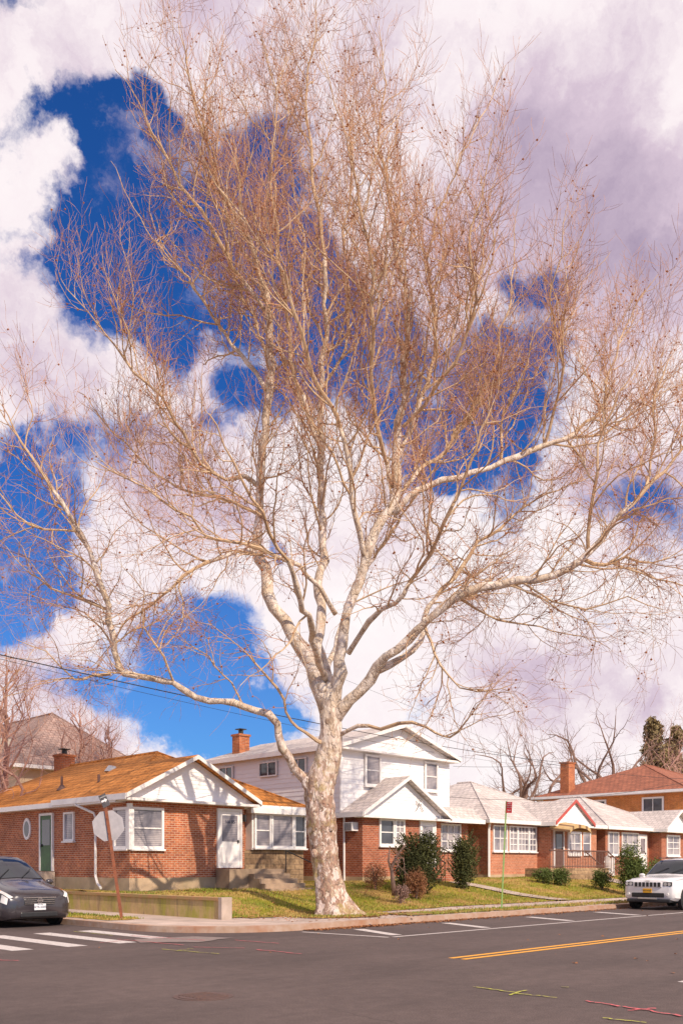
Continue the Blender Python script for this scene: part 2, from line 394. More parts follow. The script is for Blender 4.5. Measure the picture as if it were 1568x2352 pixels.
def gp(px,py):
    Y=3360/(py-1985); X=(px-784)/2100*Y; return ((X+Y)*S2,(Y-X)*S2)
def sprayed(lst,mat,w0=.030):
    g=MB()
    for p in lst:
        a=Vector(gp(*p[:2])); b=Vector(gp(*p[2:4])); n=7; w=w0*R.uniform(.8,1.2); prev=a
        for i in range(1,n+1):
            q=a.lerp(b,i/n)+Vector((R.uniform(-.03,.03),R.uniform(-.03,.03))); strip(g,prev.x,prev.y,q.x,q.y,w*R.uniform(.6,1.3),.0105+.0004*i); prev=q
    struct('road_marking',g,mat)
sprayed([(1087,2268,1180,2281),(1180,2283,1280,2293),(1170,2287,1205,2276),(1383,2340,1480,2350),(372,2181,500,2192),(200,2122,330,2135),(1290,2268,1305,2270),(170,2140,260,2150),(400,2186,440,2180)],'sp1')
sprayed([(1345,2300,1420,2313),(1430,2313,1568,2336),(1440,2322,1500,2318),(270,2158,420,2172),(300,2150,470,2161),(440,2176,560,2179),(540,2160,640,2168),(590,2182,690,2192),(0,2206,40,2208),(230,2166,300,2160)],'sp2',.036)
g=MB(); p=gp(467,2289); g.cyl((0,0,-.01),(0,0,1),.36,.014,28); g.cyl((0,0,-.01),(0,0,1),.30,.02,28)
for i in range(-3,4): g.box(-.2,i*.07-.015,.0,.2,i*.07+.015,.016)
mh=single('manhole_cover',g,noisy('cast_iron',(.13,.07,.055),(.08,.05,.045),20,.7),'round brown iron manhole cover set in asphalt','manhole cover'); mh.location=W(*p,.002)
T=Thing('retaining_wall','low mossy concrete retaining wall with brick coping','wall',(14.86,24,0))
g=MB(); g.box(14.72,19.25,.1,14.98,46,.64); T.part('wall',g,'moss')
g=MB(); g.box(14.68,19.25,.64,15.02,46,.72); T.part('coping',g,noisy('coping',(.46,.23,.11),(.34,.27,.10),5,.9))
g=MB(); g.box(14.68,19.1,.1,15.02,19.245,.73); T.part('pier',g,'conc')
g=MB()
for i in range(52000):
    r=R.random()
    if r<.12: a=R.uniform(20.4,45); b=R.uniform(16.6,17.8); z=.155
    elif r<.15: a=R.uniform(12.4,13.5); b=R.uniform(20.8,26); z=.155
    elif r<.2:
        t=R.uniform(0,6.28); q=R.uniform(.8,1.8); a=18.2+q*math.cos(t); b=18.6+q*.8*math.sin(t); z=.16
    else: a=15+R.random()**1.3*42; b=R.uniform(19.3,26); z=ter(a,b)
    h=R.uniform(.03,.085); w=R.uniform(.008,.02); t=R.uniform(0,3.14); c,s=math.cos(t)*w,math.sin(t)*w; l=R.uniform(-.04,.04)
    g.add([(a-c,b-s,z),(a+c,b+s,z),(a+l,b+l*.5,z+h)],[(0,1,2)],0 if noise.noise(Vector((a*.7,b*.7,4)))*1.6+R.uniform(-.3,.3)>-.05 else 1)
gb=single('grass_blades',g,['blade1','blade2'],'patchy yellow-green winter lawn grass','grass',kind='stuff')
g=MB()
for i in range(5000):
    r=R.random()
    if r<.40: a=13+R.expovariate(.12); b=16.3-abs(R.gauss(0,.2)); z=.008
    elif r<.54: t=R.uniform(0,6.28); q=abs(R.gauss(1.3,.7)); a=18.2+q*math.cos(t); b=18.4+q*math.sin(t); z=.175
    elif r<.992: a=R.uniform(15,45); b=R.uniform(16.5,25); z=ter(a,b)+.05 if b>19.4 else .172
    else: a=R.uniform(5,30); b=R.uniform(6,16); z=.01
    if a>80 or (b<16.4 and a<15 and z<.1 ): a+=3
    w=R.uniform(.02,.05); t=R.uniform(0,6.28); c,s=math.cos(t)*w,math.sin(t)*w
    g.add([(a-c,b-s,z),(a+s,b-c,z+R.uniform(0,.02)),(a+c,b+s,z),(a-s,b+c,z+R.uniform(0,.03))],[(0,1,2,3)])
single('fallen_leaves',g,'litter','scattered dry brown leaves along the kerb','leaves',kind='stuff')
# ---------------------------------------------------------------- big plane tree
YB=26.0
def P(px,py,dy=0):
    Y=YB+dy; return Vector(((px-784)/2100*Y,Y,1.6+(1985-py)/2100*Y))
def cat(pts,step=.35):
    out=[]; n=len(pts)
    for i in range(n-1):
        p0,p1,p2,p3=pts[max(i-1,0)],pts[i],pts[i+1],pts[min(i+2,n-1)]
        L=(p2[0]-p1[0]).length; m=max(2,int(L/step))
        for k in range(m):
            t=k/m; t2=t*t; t3=t2*t
            def f(a,b,c,d): return .5*((2*b)+(c-a)*t+(2*a-5*b+4*c-d)*t2+(3*b-a-3*c+d)*t3)
            out.append((f(p0[0],p1[0],p2[0],p3[0]),max(.006,p1[1]*(1-t)+p2[1]*t)))
    out.append(pts[-1]); return out
def rv(): return Vector((R.gauss(0,1),R.gauss(0,1),R.gauss(0,1)))
class Tree:
    def __init__(s,spac,wob,maxL,upf,rs=1.0): s.tr=MB(); s.cr=MB(); s.sd=MB(); s.spac=spac; s.wob=wob; s.maxL=maxL; s.upf=upf; s.cnt=[0]*6; s.knot=True; s.rs=rs; s.split=0; s.env=None
    def limb(s,pts,kids=True,sides=10,dens=1.0,t0=.12,lenf=1.0):
        sd=R.uniform(0,100)
        for i in range(1,len(pts)-1):
            p,r=pts[i]; nn=lambda q,o: noise.noise(Vector((sd,i*q,o)))
            w=Vector((nn(.42,0),nn(.42,9),nn(.42,19)))*.15+Vector((nn(1.1,4),nn(1.1,13),nn(1.1,23)))*.07
            pts[i]=(p+w*(1 if s.split else .3)*min(1,i/4)*min(1,.45+.08/max(r,.02))+rv()*min(r,.06)*.25,r*(1+.09*R.gauss(0,1)))
        cut=len(pts)
        if s.split:
            for i,(p,r) in enumerate(pts):
                if r<s.split: cut=i; break
        if cut>1: s.tr.tube([p for p,r in pts[:cut+1]],[r for p,r in pts[:cut+1]],sides)
        if cut<len(pts)-1: s.cr.tube([p for p,r in pts[max(0,cut-1):]],[r for p,r in pts[max(0,cut-1):]],6)
        if kids: s.kids([p for p,r in pts],[r for p,r in pts],0,t0,dens,lenf)
    def kids(s,pts,rad,level,t0,dens=1.0,lenf=1.0):
        seg=[0]
        for i in range(1,len(pts)): seg.append(seg[-1]+(pts[i]-pts[i-1]).length)
        L=seg[-1]; n=max(1,int(L*(1-t0)/s.spac[level]*dens+R.random()))
        for k in range(n):
            t=(t0+(1-t0)*(k+R.random())/n)*L if k<n-1 else L*.995
            i=1
            while i<len(pts)-1 and seg[i]<t: i+=1
            f=(t-seg[i-1])/max(1e-6,seg[i]-seg[i-1]); p=pts[i-1].lerp(pts[i],f); r=rad[i-1]*(1-f)+rad[i]*f
            T=(pts[i]-pts[i-1]).normalized(); N=rv(); N=(N-T*N.dot(T)).normalized()
            th=math.radians(R.uniform(28,66)) if k<n-1 else math.radians(R.uniform(2,20))
            d=T*math.cos(th)+N*math.sin(th)
            tt=t/L
            if level==0: ln=R.uniform(1.3,4.2)*(1-.35*tt)*lenf; rr=min(r*.6,.008+.0078*ln)
            elif level==1: ln=L*R.uniform(.28,.55)*(1-.4*tt); rr=min(r*.7,.0132)
            elif level==2: ln=max(.28,L*R.uniform(.35,.65)*(1-.3*tt)); rr=min(r*.85,.0088)
            else: ln=R.uniform(.18,.45); rr=.0057
            s.br(p,d,ln,rr*s.rs,level+1)
    def br(s,p,d,ln,r,level):
        ns=(0,9,6,3,2)[level]; st=ln/ns; pts=[p]; rad=[r]; w=s.wob[level]; ub=s.upf(p,level)
        for i in range(ns):
            d=d+rv()*w; d.z+=ub; d.normalize()
            if s.env and s.env(p+d*st):
                if i<1: return
                break
            p=p+d*st; pts.append(p); rad.append(max(.003,r*(1-.72*(i+1)/ns)))
        s.cnt[level]+=1
        if level==1: s.cr.tube(pts,rad,5,0,False)
        elif level==2: s.cr.tube(pts,rad,3,0 if r>.0125 and R.random()<.4 else 1,False)
        else: s.cr.thin(pts,rad,1)
        if level==2 and s.knot and R.random()<.5:
            q=R.choice(pts)+rv()*.03; e=R.uniform(.016,.038)
            s.sd.add([q+Vector(v)*e for v in ((1,0,0),(-1,0,0),(0,1,0),(0,-1,0),(0,0,1),(0,0,-1))],[(0,2,4),(2,1,4),(1,3,4),(3,0,4),(2,0,5),(1,2,5),(3,1,5),(0,3,5)])
        if level<s.maxL: s.kids(pts,rad,level,.12)
def upf(p,l):
    h=p.z
    if l==1: return .18 if h>11 else (.05 if h>8 else -.03)
    if l==2: return .14 if h>11 else R.choice((-.10,.06))
    return .13 if h>11 else R.choice((-.15,.10))
TR=Tree([.35,.255,.18,.28],[0,.19,.23,.20,.15],4,upf); TR.split=.055
ENV=[(15,-10.6,11.5),(17.5,-8.4,9.6),(18.7,-7.9,9.0),(20.2,-6.7,6.9),(21.8,-6.5,5.2),(24.3,-5.9,4.7),(26.4,-4.4,2.8),(29,-3,1.5)]
def env(p):
    if p.z<15: return False
    for (z0,l0,r0),(z1,l1,r1) in zip(ENV,ENV[1:]):
        if p.z<z1:
            f=(p.z-z0)/(z1-z0); j=R.gauss(0,.35); return p.x<l0+(l1-l0)*f+j or p.x>r0+(r1-r0)*f+j
    return True
TR.env=env
RF=.77
def LB(pts,**k): TR.limb(cat([(P(a,b,c),r*RF) for a,b,c,r in pts]),**k)
LB([(735,1800,0,.26),(700,1788,0,.19),(662,1745,-.3,.155),(643,1690,-.5,.15),(615,1642,-.6,.15),(560,1625,-.8,.13),(510,1610,-1,.12),(450,1600,-1,.125),(400,1572,-1,.12),(345,1553,-1,.12),(290,1550,-1,.13),(268,1520,-1,.12),(258,1455,-1.2,.115),(240,1360,-1.4,.10),(205,1270,-1.6,.09),(165,1190,-1.8,.075),(120,1125,-2,.06),(75,1050,-2,.045),(35,985,-2,.03),(5,930,-2,.015)],t0=.40,dens=1.3)
LB([(255,1548,-1,.06),(215,1552,-1,.05),(170,1560,-1.3,.03),(110,1500,-1.5,.02),(40,1470,-2,.012)],t0=.2)
LB([(248,1400,-1.3,.06),(190,1375,-1,.05),(120,1350,-.6,.035),(50,1300,-.4,.02),(0,1240,0,.012)],t0=.15)
LB([(180,1220,-1.7,.05),(100,1215,-2.2,.04),(40,1180,-2.6,.03),(-30,1100,-3,.015)],t0=.15)
LB([(755,1640,0,.33),(728,1570,0,.30),(698,1500,.2,.27),(655,1425,.4,.26),(618,1360,.6,.235),(598,1285,.8,.20),(590,1200,1,.175),(598,1100,1,.165),(610,990,1,.155),(617,880,.8,.15),(620,770,.6,.14),(612,690,.4,.12),(590,600,.2,.10),(550,520,0,.085),(510,430,-.4,.065),(470,330,-.8,.045),(440,200,-1,.028),(410,60,-1,.012)],t0=.3,dens=1.2,sides=14)
LB([(612,720,.5,.08),(560,640,0,.07),(500,560,-.5,.06),(440,450,-1,.05),(370,340,-1.5,.035),(310,230,-1.8,.02),(265,160,-2,.01)],t0=.1,dens=1.3)
LB([(616,900,.8,.09),(560,820,1.6,.075),(500,740,2.4,.06),(430,640,3,.05),(360,560,3.6,.035),(300,460,4,.02),(255,370,4,.01)],t0=.12,dens=1.3)
LB([(595,1120,1,.085),(560,1093,.8,.08),(515,1095,.4,.075),(470,1065,0,.07),(425,1000,-.4,.065),(370,920,-.8,.055),(310,850,-1,.045),(240,770,-1.4,.03),(175,690,-1.6,.018),(140,640,-1.6,.01)],t0=.12,dens=1.35)
LB([(598,1270,.8,.08),(545,1265,.5,.075),(480,1295,.2,.07),(415,1335,0,.06),(350,1385,-.4,.045),(300,1420,-.5,.035),(250,1490,-.6,.02),(200,1540,-.7,.01)],t0=.1,dens=1.3)
LB([(770,1410,0,.10),(735,1350,-.6,.085),(685,1300,-1,.075),(630,1275,-1.4,.065),(560,1260,-1.8,.06),(480,1230,-2.2,.05),(400,1170,-2.8,.04),(310,1110,-3.2,.03),(220,1060,-3.6,.015)],t0=.2,dens=1.3)
LB([(590,1180,1,.07),(520,1150,2,.06),(440,1130,3,.05),(350,1080,4,.04),(260,990,4.5,.03),(180,900,5,.015)],t0=.1,dens=1.35)
LB([(618,850,.7,.06),(590,740,1.8,.05),(540,640,2.6,.04),(520,500,3.2,.03),(470,380,3.6,.02),(420,250,3.8,.01)],t0=.1,dens=1.25)
LB([(758,1640,0,.24),(745,1560,.3,.21),(736,1480,.6,.19),(733,1390,.9,.17),(738,1280,1.2,.16),(740,1170,1.4,.15),(738,1060,1.6,.14),(735,960,1.6,.12),(738,860,1.5,.11),(748,740,1.3,.095),(745,620,1,.08),(730,480,.8,.065),(712,340,.6,.05),(705,200,.4,.035),(722,80,.2,.02),(730,-20,0,.01)],t0=.22,dens=1.3,sides=14)
LB([(738,1040,1.6,.08),(700,940,1,.075),(672,830,.4,.065),(655,700,-.2,.06),(640,560,-.8,.05),(625,420,-1.2,.035),(632,250,-1.6,.025),(600,90,-1.8,.012)],t0=.1,dens=1.25)
LB([(738,900,1.5,.07),(790,800,2.5,.06),(800,680,3.3,.055),(790,540,4,.045),(810,390,4.5,.03),(790,230,5,.02),(800,110,5,.01)],t0=.1,dens=1.25)
LB([(742,780,1.4,.05),(700,660,2,.045),(690,520,2.6,.035),(660,380,3,.025),(550,230,3.2,.018),(500,100,3.2,.01)],t0=.1,dens=1.25)
LB([(762,1630,0,.26),(780,1540,-.2,.22),(795,1450,-.4,.20),(808,1380,-.5,.19),(832,1300,-.6,.18),(862,1225,-.6,.17),(895,1155,-.6,.165),(912,1080,-.5,.15),(918,980,-.3,.13),(925,870,-.2,.115),(935,760,0,.10),(930,660,0,.085),(905,560,0,.07),(890,430,0,.05),(870,300,.2,.035),(880,170,.4,.02),(870,60,.4,.01)],t0=.25,dens=1.25,sides=14)
LB([(840,1290,-.6,.10),(815,1180,-1.2,.09),(800,1060,-1.8,.08),(770,950,-2.4,.07),(720,860,-3,.06),(690,760,-3.6,.05),(650,640,-4,.04),(560,500,-4.4,.028),(480,390,-4.6,.015)],t0=.1,dens=1.2)
LB([(900,1120,-.5,.08),(870,1000,-1.4,.07),(850,880,-2.2,.065),(860,740,-3,.055),(850,600,-3.5,.045),(820,440,-4,.03),(780,280,-4.2,.02),(740,130,-4.2,.01)],t0=.1,dens=1.25)
LB([(915,1050,-.4,.09),(950,960,0,.08),(985,860,.5,.07),(1000,740,1,.06),(985,620,1.4,.05),(1010,480,1.7,.04),(1060,350,2,.03),(1120,230,2.2,.018),(1160,150,2.4,.01)],t0=.1,dens=1.25)
LB([(925,980,-.3,.075),(1000,900,-1,.065),(1060,800,-1.8,.055),(1090,690,-2.4,.045),(1080,560,-3,.035),(1110,420,-3.2,.02),(1130,320,-3.4,.01)],t0=.1,dens=1.2)
LB([(930,1120,-.5,.08),(1010,1040,.8,.07),(1080,950,1.8,.06),(1130,840,2.8,.05),(1170,700,3.5,.035),(1185,560,4,.02),(1190,460,4,.01)],t0=.1,dens=1.3)
LB([(905,1180,-.6,.12),(938,1140,-.6,.115),(985,1112,-.6,.105),(1050,1098,-.5,.10),(1120,1075,-.3,.10),(1190,1045,-.2,.10),(1250,1025,0,.095),(1300,1012,0,.08),(1345,975,.2,.06),(1380,930,.4,.05),(1405,850,.6,.04),(1430,760,.6,.03),(1470,680,.6,.018),(1510,630,.6,.01)],t0=.25,dens=1.2)
LB([(1250,1020,0,.06),(1272,940,-.4,.055),(1290,850,-.8,.045),(1275,760,-1,.035),(1265,660,-1.2,.028),(1290,560,-1.3,.018),(1300,480,-1.4,.01)],t0=.1)
LB([(1300,1005,0,.05),(1370,1000,1,.045),(1440,960,1.6,.035),(1510,900,2,.025),(1570,840,2,.012)],t0=.1,dens=1.1)
LB([(1150,1065,-.2,.05),(1160,960,1,.045),(1200,860,1.6,.035),(1230,760,2,.025),(1330,650,2.4,.015),(1400,580,2.4,.01)],t0=.1,dens=1.1)
LB([(765,1660,0,.25),(800,1610,-.2,.22),(845,1560,-.5,.19),(890,1510,-.8,.165),(935,1470,-1,.155),(985,1420,-1.3,.15),(1040,1375,-1.6,.145),(1110,1348,-1.8,.135),(1190,1340,-2,.13),(1265,1322,-2.2,.125),(1335,1290,-2.3,.12),(1375,1240,-2.4,.10),(1420,1180,-2.5,.085),(1480,1125,-2.6,.07),(1530,1080,-2.6,.05),(1575,1020,-2.6,.035),(1610,930,-2.6,.015)],t0=.25,dens=1.35,sides=12)
LB([(870,1540,-.6,.13),(925,1510,-.3,.12),(965,1465,0,.11),(990,1400,.4,.085),(1040,1330,.8,.075),(1100,1250,1.4,.06),(1180,1180,2,.05),(1260,1130,2.6,.035),(1350,1100,3,.02),(1430,1060,3.2,.01)],t0=.25,dens=1.3)
LB([(1340,1285,-2.3,.07),(1390,1300,-2,.06),(1440,1285,-1.6,.045),(1500,1290,-1.2,.03),(1570,1260,-1,.015)],t0=.1,dens=1.2)
LB([(1350,1270,-2.3,.07),(1352,1180,-2.8,.06),(1375,1080,-3.2,.05),(1390,980,-3.4,.035),(1440,880,-3.6,.02),(1480,800,-3.6,.01)],t0=.1,dens=1.1)
LB([(1480,1125,-2.6,.05),(1500,1040,-2,.04),(1500,930,-1.6,.03),(1540,820,-1.5,.015)],t0=.1,dens=1.1)
LB([(800,1500,-.3,.11),(850,1430,-1,.10),(905,1385,-1.6,.08),(960,1310,-2.2,.07),(1010,1230,-2.8,.06),(1050,1130,-3.4,.05),(1090,1030,-3.8,.035),(1130,930,-4,.02)],t0=.2,dens=1.2)
LB([(775,1690,0,.09),(820,1668,-.5,.075),(880,1672,-.8,.065),(945,1662,-1.2,.06),(1000,1680,-1.4,.05),(1032,1692,-1.5,.04),(1070,1660,-1.6,.03),(1120,1590,-1.7,.018),(1170,1540,-1.8,.01)],t0=.55,dens=.8,lenf=.7)
LB([(975,1440,-1.2,.06),(1000,1500,-1.8,.05),(1030,1560,-2.2,.04),(1100,1590,-2.4,.025),(1180,1570,-2.6,.012)],t0=.2,dens=1.3,lenf=.8)
LB([(1050,1372,-1.6,.05),(1120,1410,-1,.04),(1200,1430,-.4,.03),(1300,1450,0,.02),(1400,1490,.2,.01)],t0=.15,lenf=.85,dens=1.4)
LB([(1200,1338,-2,.045),(1270,1380,-2.4,.035),(1350,1400,-2.8,.028),(1430,1380,-3,.02),(1520,1400,-3,.01)],t0=.15,lenf=.85,dens=1.4)
LB([(748,1710,0,.07),(700,1685,-.5,.055),(668,1655,-.7,.05),(650,1600,-.9,.045),(615,1550,-1,.04),(570,1500,-1.2,.03),(520,1460,-1.4,.02),(460,1430,-1.6,.01)],t0=.3,dens=1.0,lenf=.8)
LB([(560,1625,-.8,.045),(530,1570,-.4,.035),(480,1510,0,.028),(430,1480,.4,.018),(360,1440,.8,.01)],t0=.2,lenf=.8,dens=1.1)
LB([(400,1570,-1,.05),(380,1510,-1.5,.04),(330,1440,-1.8,.03),(320,1360,-2,.02),(280,1300,-2,.01)],t0=.2,lenf=.9,dens=1.1)
LB([(745,1560,0,.13),(720,1470,-2,.11),(690,1380,-4,.09),(660,1290,-5,.07),(600,1180,-6,.05),(540,1070,-6.5,.035),(480,950,-7,.015)],t0=.35,dens=.8,lenf=.8)
LB([(750,1540,.3,.13),(780,1450,2,.11),(810,1360,3.6,.09),(880,1250,5,.07),(960,1130,6,.05),(1050,1000,6.6,.03),(1130,880,7,.015)],t0=.25,dens=1.0)
print('tree counts',TR.cnt,len(TR.cr.f))
tp=[(776,2118,.60),(768,2088,.47),(758,2040,.405),(748,1990,.39),(742,1940,.385),(738,1880,.40),(733,1830,.43),(736,1790,.44),(748,1750,.37),(756,1710,.335),(759,1670,.315),(758,1630,.29),(757,1600,.26),(757,1570,.14)]
tc=cat([(P(a,b,0),r) for a,b,r in tp],.09); NS=56; g=TR.tr; vs=[]
for p,r in tc:
    h=p.z-.1
    for j in range(NS):
        th=2*math.pi*j/NS
        k=1+math.exp(-max(h,0)/.40)*(.40+.32*math.cos(5*th+1.0)+.24*math.cos(3*th)+.26*math.cos(th))
        k+=.15*noise.noise(Vector((math.cos(th)*1.5,math.sin(th)*1.5,p.z*.9)))+.11*noise.noise(Vector((math.cos(th)*4,math.sin(th)*4,p.z*3.2)))+.04*noise.noise(Vector((math.cos(th)*9,math.sin(th)*9,p.z*6)))
        vs.append((p.x+r*k*math.cos(th),p.y+r*k*math.sin(th),p.z))
NN=len(tc); g.add(vs,[(i*NS+j,i*NS+(j+1)%NS,(i+1)*NS+(j+1)%NS,(i+1)*NS+j) for i in range(NN-1) for j in range(NS)])
for (px,py,dy,rr) in ((706,1800,-.2,.17),(770,1742,-.22,.10),(740,1580,-.2,.13),(760,1900,-.30,.10),(722,1960,-.3,.11),(715,1850,-.25,.11)):
    c=P(px,py,dy); vv=[]; 
    for i in range(7):
        ph=math.pi*i/6
        for j in range(12):
            th=2*math.pi*j/12; vv.append(c+Vector((math.sin(ph)*math.cos(th),math.sin(ph)*math.sin(th)*.8,math.cos(ph)*1.2))*rr)
    g.add(vv,[(i*12+j,i*12+(j+1)%12,(i+1)*12+(j+1)%12,(i+1)*12+j) for i in range(6) for j in range(12)])
tt=Thing('plane_tree','huge bare sycamore with pale mottled bark growing beside the kerb','tree',(-.2,26,.1),rot=0)
tk=tt.part('trunk',TR.tr,'bark',smooth=True); tt.part('crown',TR.cr,['limb','twig'],smooth=False)
sd=tt.part('seed_ball',TR.sd,'seed'); sd['kind']='stuff'
# ---------------------------------------------------------------- generic bare trees
def bare(seed,h,spread,tr,wide=False,lean=0,rs=2.0,sp=(.6,.42,.3,.3)):
    global R; R0=R; R=random.Random(seed)
    t=Tree(list(sp),[0,.24,.24,.2,.15],3,lambda p,l:.06,rs); t.knot=False
    base=Vector((0,0,0)); hs=h*(.28 if wide else .45)
    pts=[(base,tr),(Vector((lean*.1,0,hs*.5)),tr*.85),(Vector((lean*.3,.1,hs)),tr*.75)]
    if not wide: pts+= [(Vector((lean*.5,0,h*.75)),tr*.35),(Vector((lean*.6,0,h)),tr*.06)]
    t.limb(cat(pts,.5),kids=False,sides=10)
    top=Vector((lean*.3,.1,hs))
    n=14 if wide else 16
    for i in range(n):
        an=6.283*i/n*(2.4)+R.uniform(-.4,.4); s=spread*R.uniform(.45,1)
        if wide:
            st=top-Vector((0,0,R.uniform(0,hs*.3))); el=R.uniform(.1,1.45); e=top+Vector((math.cos(an)*spread*math.cos(el),math.sin(an)*spread*math.cos(el),(h-hs)*(.15+.8*math.sin(el))))
        else:
            k=R.uniform(.25,.85); st=Vector((0,0,h*k)); e=st+Vector((math.cos(an)*s*(1.1-k),math.sin(an)*s*(1.1-k),h*(1-k)*R.uniform(.6,.95)))
        L=(e-st).length
        m=st.lerp(e,.5)+Vector((rv().x*.1,rv().y*.1,R.uniform(.0,.12)))*L; m2=st.lerp(e,.25)+rv()*L*.06; m3=st.lerp(e,.75)+rv()*L*.07
        t.limb(cat([(st,tr*.5),(m2,tr*.38),(m,tr*.26),(m3,tr*.14),(e,tr*.05)],.5),t0=.2,sides=6,lenf=h*.07)
    R=R0; return t.tr,t.cr
def place_tree(meshes,x,y,z,sc,rz,label,name='bare_tree',group='bare trees behind the houses'):
    e=bpy.data.objects.new(name,None); COL.objects.link(e); e.location=(x,y,z); e.rotation_euler=(0,0,rz); e.scale=(sc,sc,sc)
    e['label']=label; e['category']='tree'; e['group']=group
    for nm,me in zip(('trunk','crown'),meshes):
        o=bpy.data.objects.new(nm,me); COL.objects.link(o); o.parent=e
    return e
def protomesh(tc_,ma,mb_):
    out=[]
    for nm,mbx,mats in (('bare_trunk',tc_[0],[ma]),('bare_crown',tc_[1],[ma,mb_])):
        me=bpy.data.meshes.new(nm); me.from_pydata([tuple(v) for v in mbx.v],[],mbx.f)
        for m in mats: me.materials.append(M[m])
        if len(mats)>1: me.polygons.foreach_set('material_index',mbx.m)
        out.append(me)
    return out
M['limbB']=noisy('dark_limb',(.27,.165,.125),(.20,.125,.095),4,.9,bst=.2)
M['limbR']=noisy('reddish_limb',(.50,.30,.23),(.40,.22,.18),4,.9,bst=.2)
tw=protomesh(bare(5,11,6.2,.38,True,rs=1.1,sp=(.5,.36,.28,.3)),'limbB','twigB'); tn=protomesh(bare(8,11,3.6,.12,rs=.9),'limbR','twigR'); tn2=protomesh(bare(21,10,5,.14,True,rs=1.0),'limbR','twigR'); tf=protomesh(bare(33,10,5.5,.16,True,rs=1.2),'limbR','twigR')
def at(px,Y): return (px-784)/2100*Y
for px,Y,sc,k,rz in ((1225,72,1.10,tw,1.2),(1385,78,1.30,tw,3.4)):
    place_tree(k,at(px,Y),Y,.5,sc,rz,'large dark bare tree standing beyond the rooftops')
for px,Y,sc,k,rz in ((15,41,1.0,tn,1),(-45,38,1.05,tn2,2),(185,47,.9,tn,4),(250,49,.86,tn,2.2),(390,84,.85,tf,1.4),(460,90,.85,tf,5),(1560,88,1.35,tf,1.1),(1610,80,1.5,tf,2.2),(1115,116,1.05,tf,.9),(1300,120,1.05,tf,2.9),(1450,112,1.1,tf,4.4),(1590,104,1.7,tf,4)):
    place_tree(k,at(px,Y),Y,.4,sc,rz,'slender reddish bare tree behind the houses')
def leafy(g,c,rad,n,size,mi=0,lump=.25,seed=0):
    for i in range(n):
        d=rv().normalized(); q=R.random()**.35
        k=1+lump*noise.noise(d*2.3+Vector((seed,0,0)))*2
        p=Vector((c[0]+d.x*rad[0]*q*k,c[1]+d.y*rad[1]*q*k,c[2]+d.z*rad[2]*q*k))
        u=rv().normalized()*size*R.uniform(.5,1.3); v=u.cross(rv()).normalized()*size*.5
        g.add([p-u,p-v,p+u,p+v],[(0,1,2,3)],mi)
def shrub(name,label,cat_,px,Y,wpx,topy,mat,n,size,cone=False,spiky=False,zb=None):
    x=at(px,Y); a=(x+Y)*S2; b=(Y-x)*S2; z0=ter(a,b) if zb is None else zb
    h=1.6+(1985-topy)/2100*Y-z0; w=wpx/2100*Y/2
    T=Thing(name,label,cat_,(x,Y,z0),rot=0)
    g=MB()
    for k in range(4): g.tube([(x,Y,z0-.05),(x+R.uniform(-.2,.2)*w,Y+R.uniform(-.2,.2)*w,z0+h*.45),(x+R.uniform(-.5,.5)*w,Y+R.uniform(-.5,.5)*w,z0+h*.75)],[.04,.03,.012],5)
    T.part('trunk',g,'limbB')
    g=MB()
    if cone:
        for k in range(60):
            hh=.12+.84*(k/60); th=R.uniform(0,6.28); q=R.uniform(.2,.9); rr=w*(1-hh)**.4
            leafy(g,(x+rr*q*math.cos(th),Y+rr*q*math.sin(th),z0+h*(hh+R.uniform(-.03,.03))),(rr*.45+.25,rr*.45+.25,h*.05),n//60,size,seed=k)
    else:
        leafy(g,(x,Y,z0+h*.48),(w*1.0,w*1.0,h*.52),n//2,size,seed=px)
        for k in range(8): leafy(g,(x+R.uniform(-.6,.6)*w,Y+R.uniform(-.6,.6)*w,z0+h*R.uniform(.2,.75)),(w*.5,w*.5,h*.28),n//12,size,seed=px+k)
    if spiky:
        for k in range(130):
            th=R.uniform(0,6.28); q=R.uniform(.2,1.0); p=Vector((x+math.cos(th)*w*q,Y+math.sin(th)*w*q,z0+h*R.uniform(.15,1.05-.4*q))); d=Vector((math.cos(th),math.sin(th),1.3)).normalized()
            for m in range(16): 
                s=R.random()*.5; e=p+d*s; u=(d+rv()*.5).normalized()*size; v=u.cross(rv()).normalized()*size*.4
                g.add([e-u,e-v,e+u,e+v],[(0,1,2,3)])
    T.part('crown',g,mat)
shrub('evergreen_shrub','large dark spreading yew shrub before the white house','shrub',960,34.2,106,1910,'yew',9000,.055,spiky=True)
shrub('evergreen_shrub','dark upright yew shrub beside the brick steps','shrub',1066,36.8,58,1918,'yew',5000,.05,spiky=True)
shrub('bronze_shrub','bronze leafed shrub on the lawn','shrub',955,32.6,56,1992,'rbush',2600,.035)
shrub('bronze_shrub','twiggy brown shrub by the brick wall','shrub',862,33.8,58,1978,'rbush',2000,.03)
shrub('bronze_shrub','small dry shrub at the base of a young tree','shrub',920,31,42,2028,'twigB',1300,.03)
shrub('topiary_shrub','rounded clipped green shrub on the lawn','shrub',1449,41,66,1938,'yew2',7000,.05)
for px,w in ((1247,50),(1288,44),(1382,44)):
    shrub('low_hedge','low clipped hedge along the front terrace','hedge',px,42,w,1992,'yew2',2500,.04)
shrub('low_hedge','low clipped hedge beside the driveway','hedge',1500,44,54,1970,'yew2',2500,.05)
for px,Y,wp,top in ((1502,84,100,1650),(1548,92,110,1672)):
    shrub('evergreen_tree','tall brownish evergreen behind the orange brick house','tree',px,Y,wp,top,'yew3',14000,.2,cone=True,zb=0)
T=Thing('small_tree','small gnarled bare ornamental tree on the lawn','tree',(at(905,31.0),31.0,ter(21.5,23)),rot=0)
x0=at(905,31.0); g=MB(); z0=.7; y0=31.0
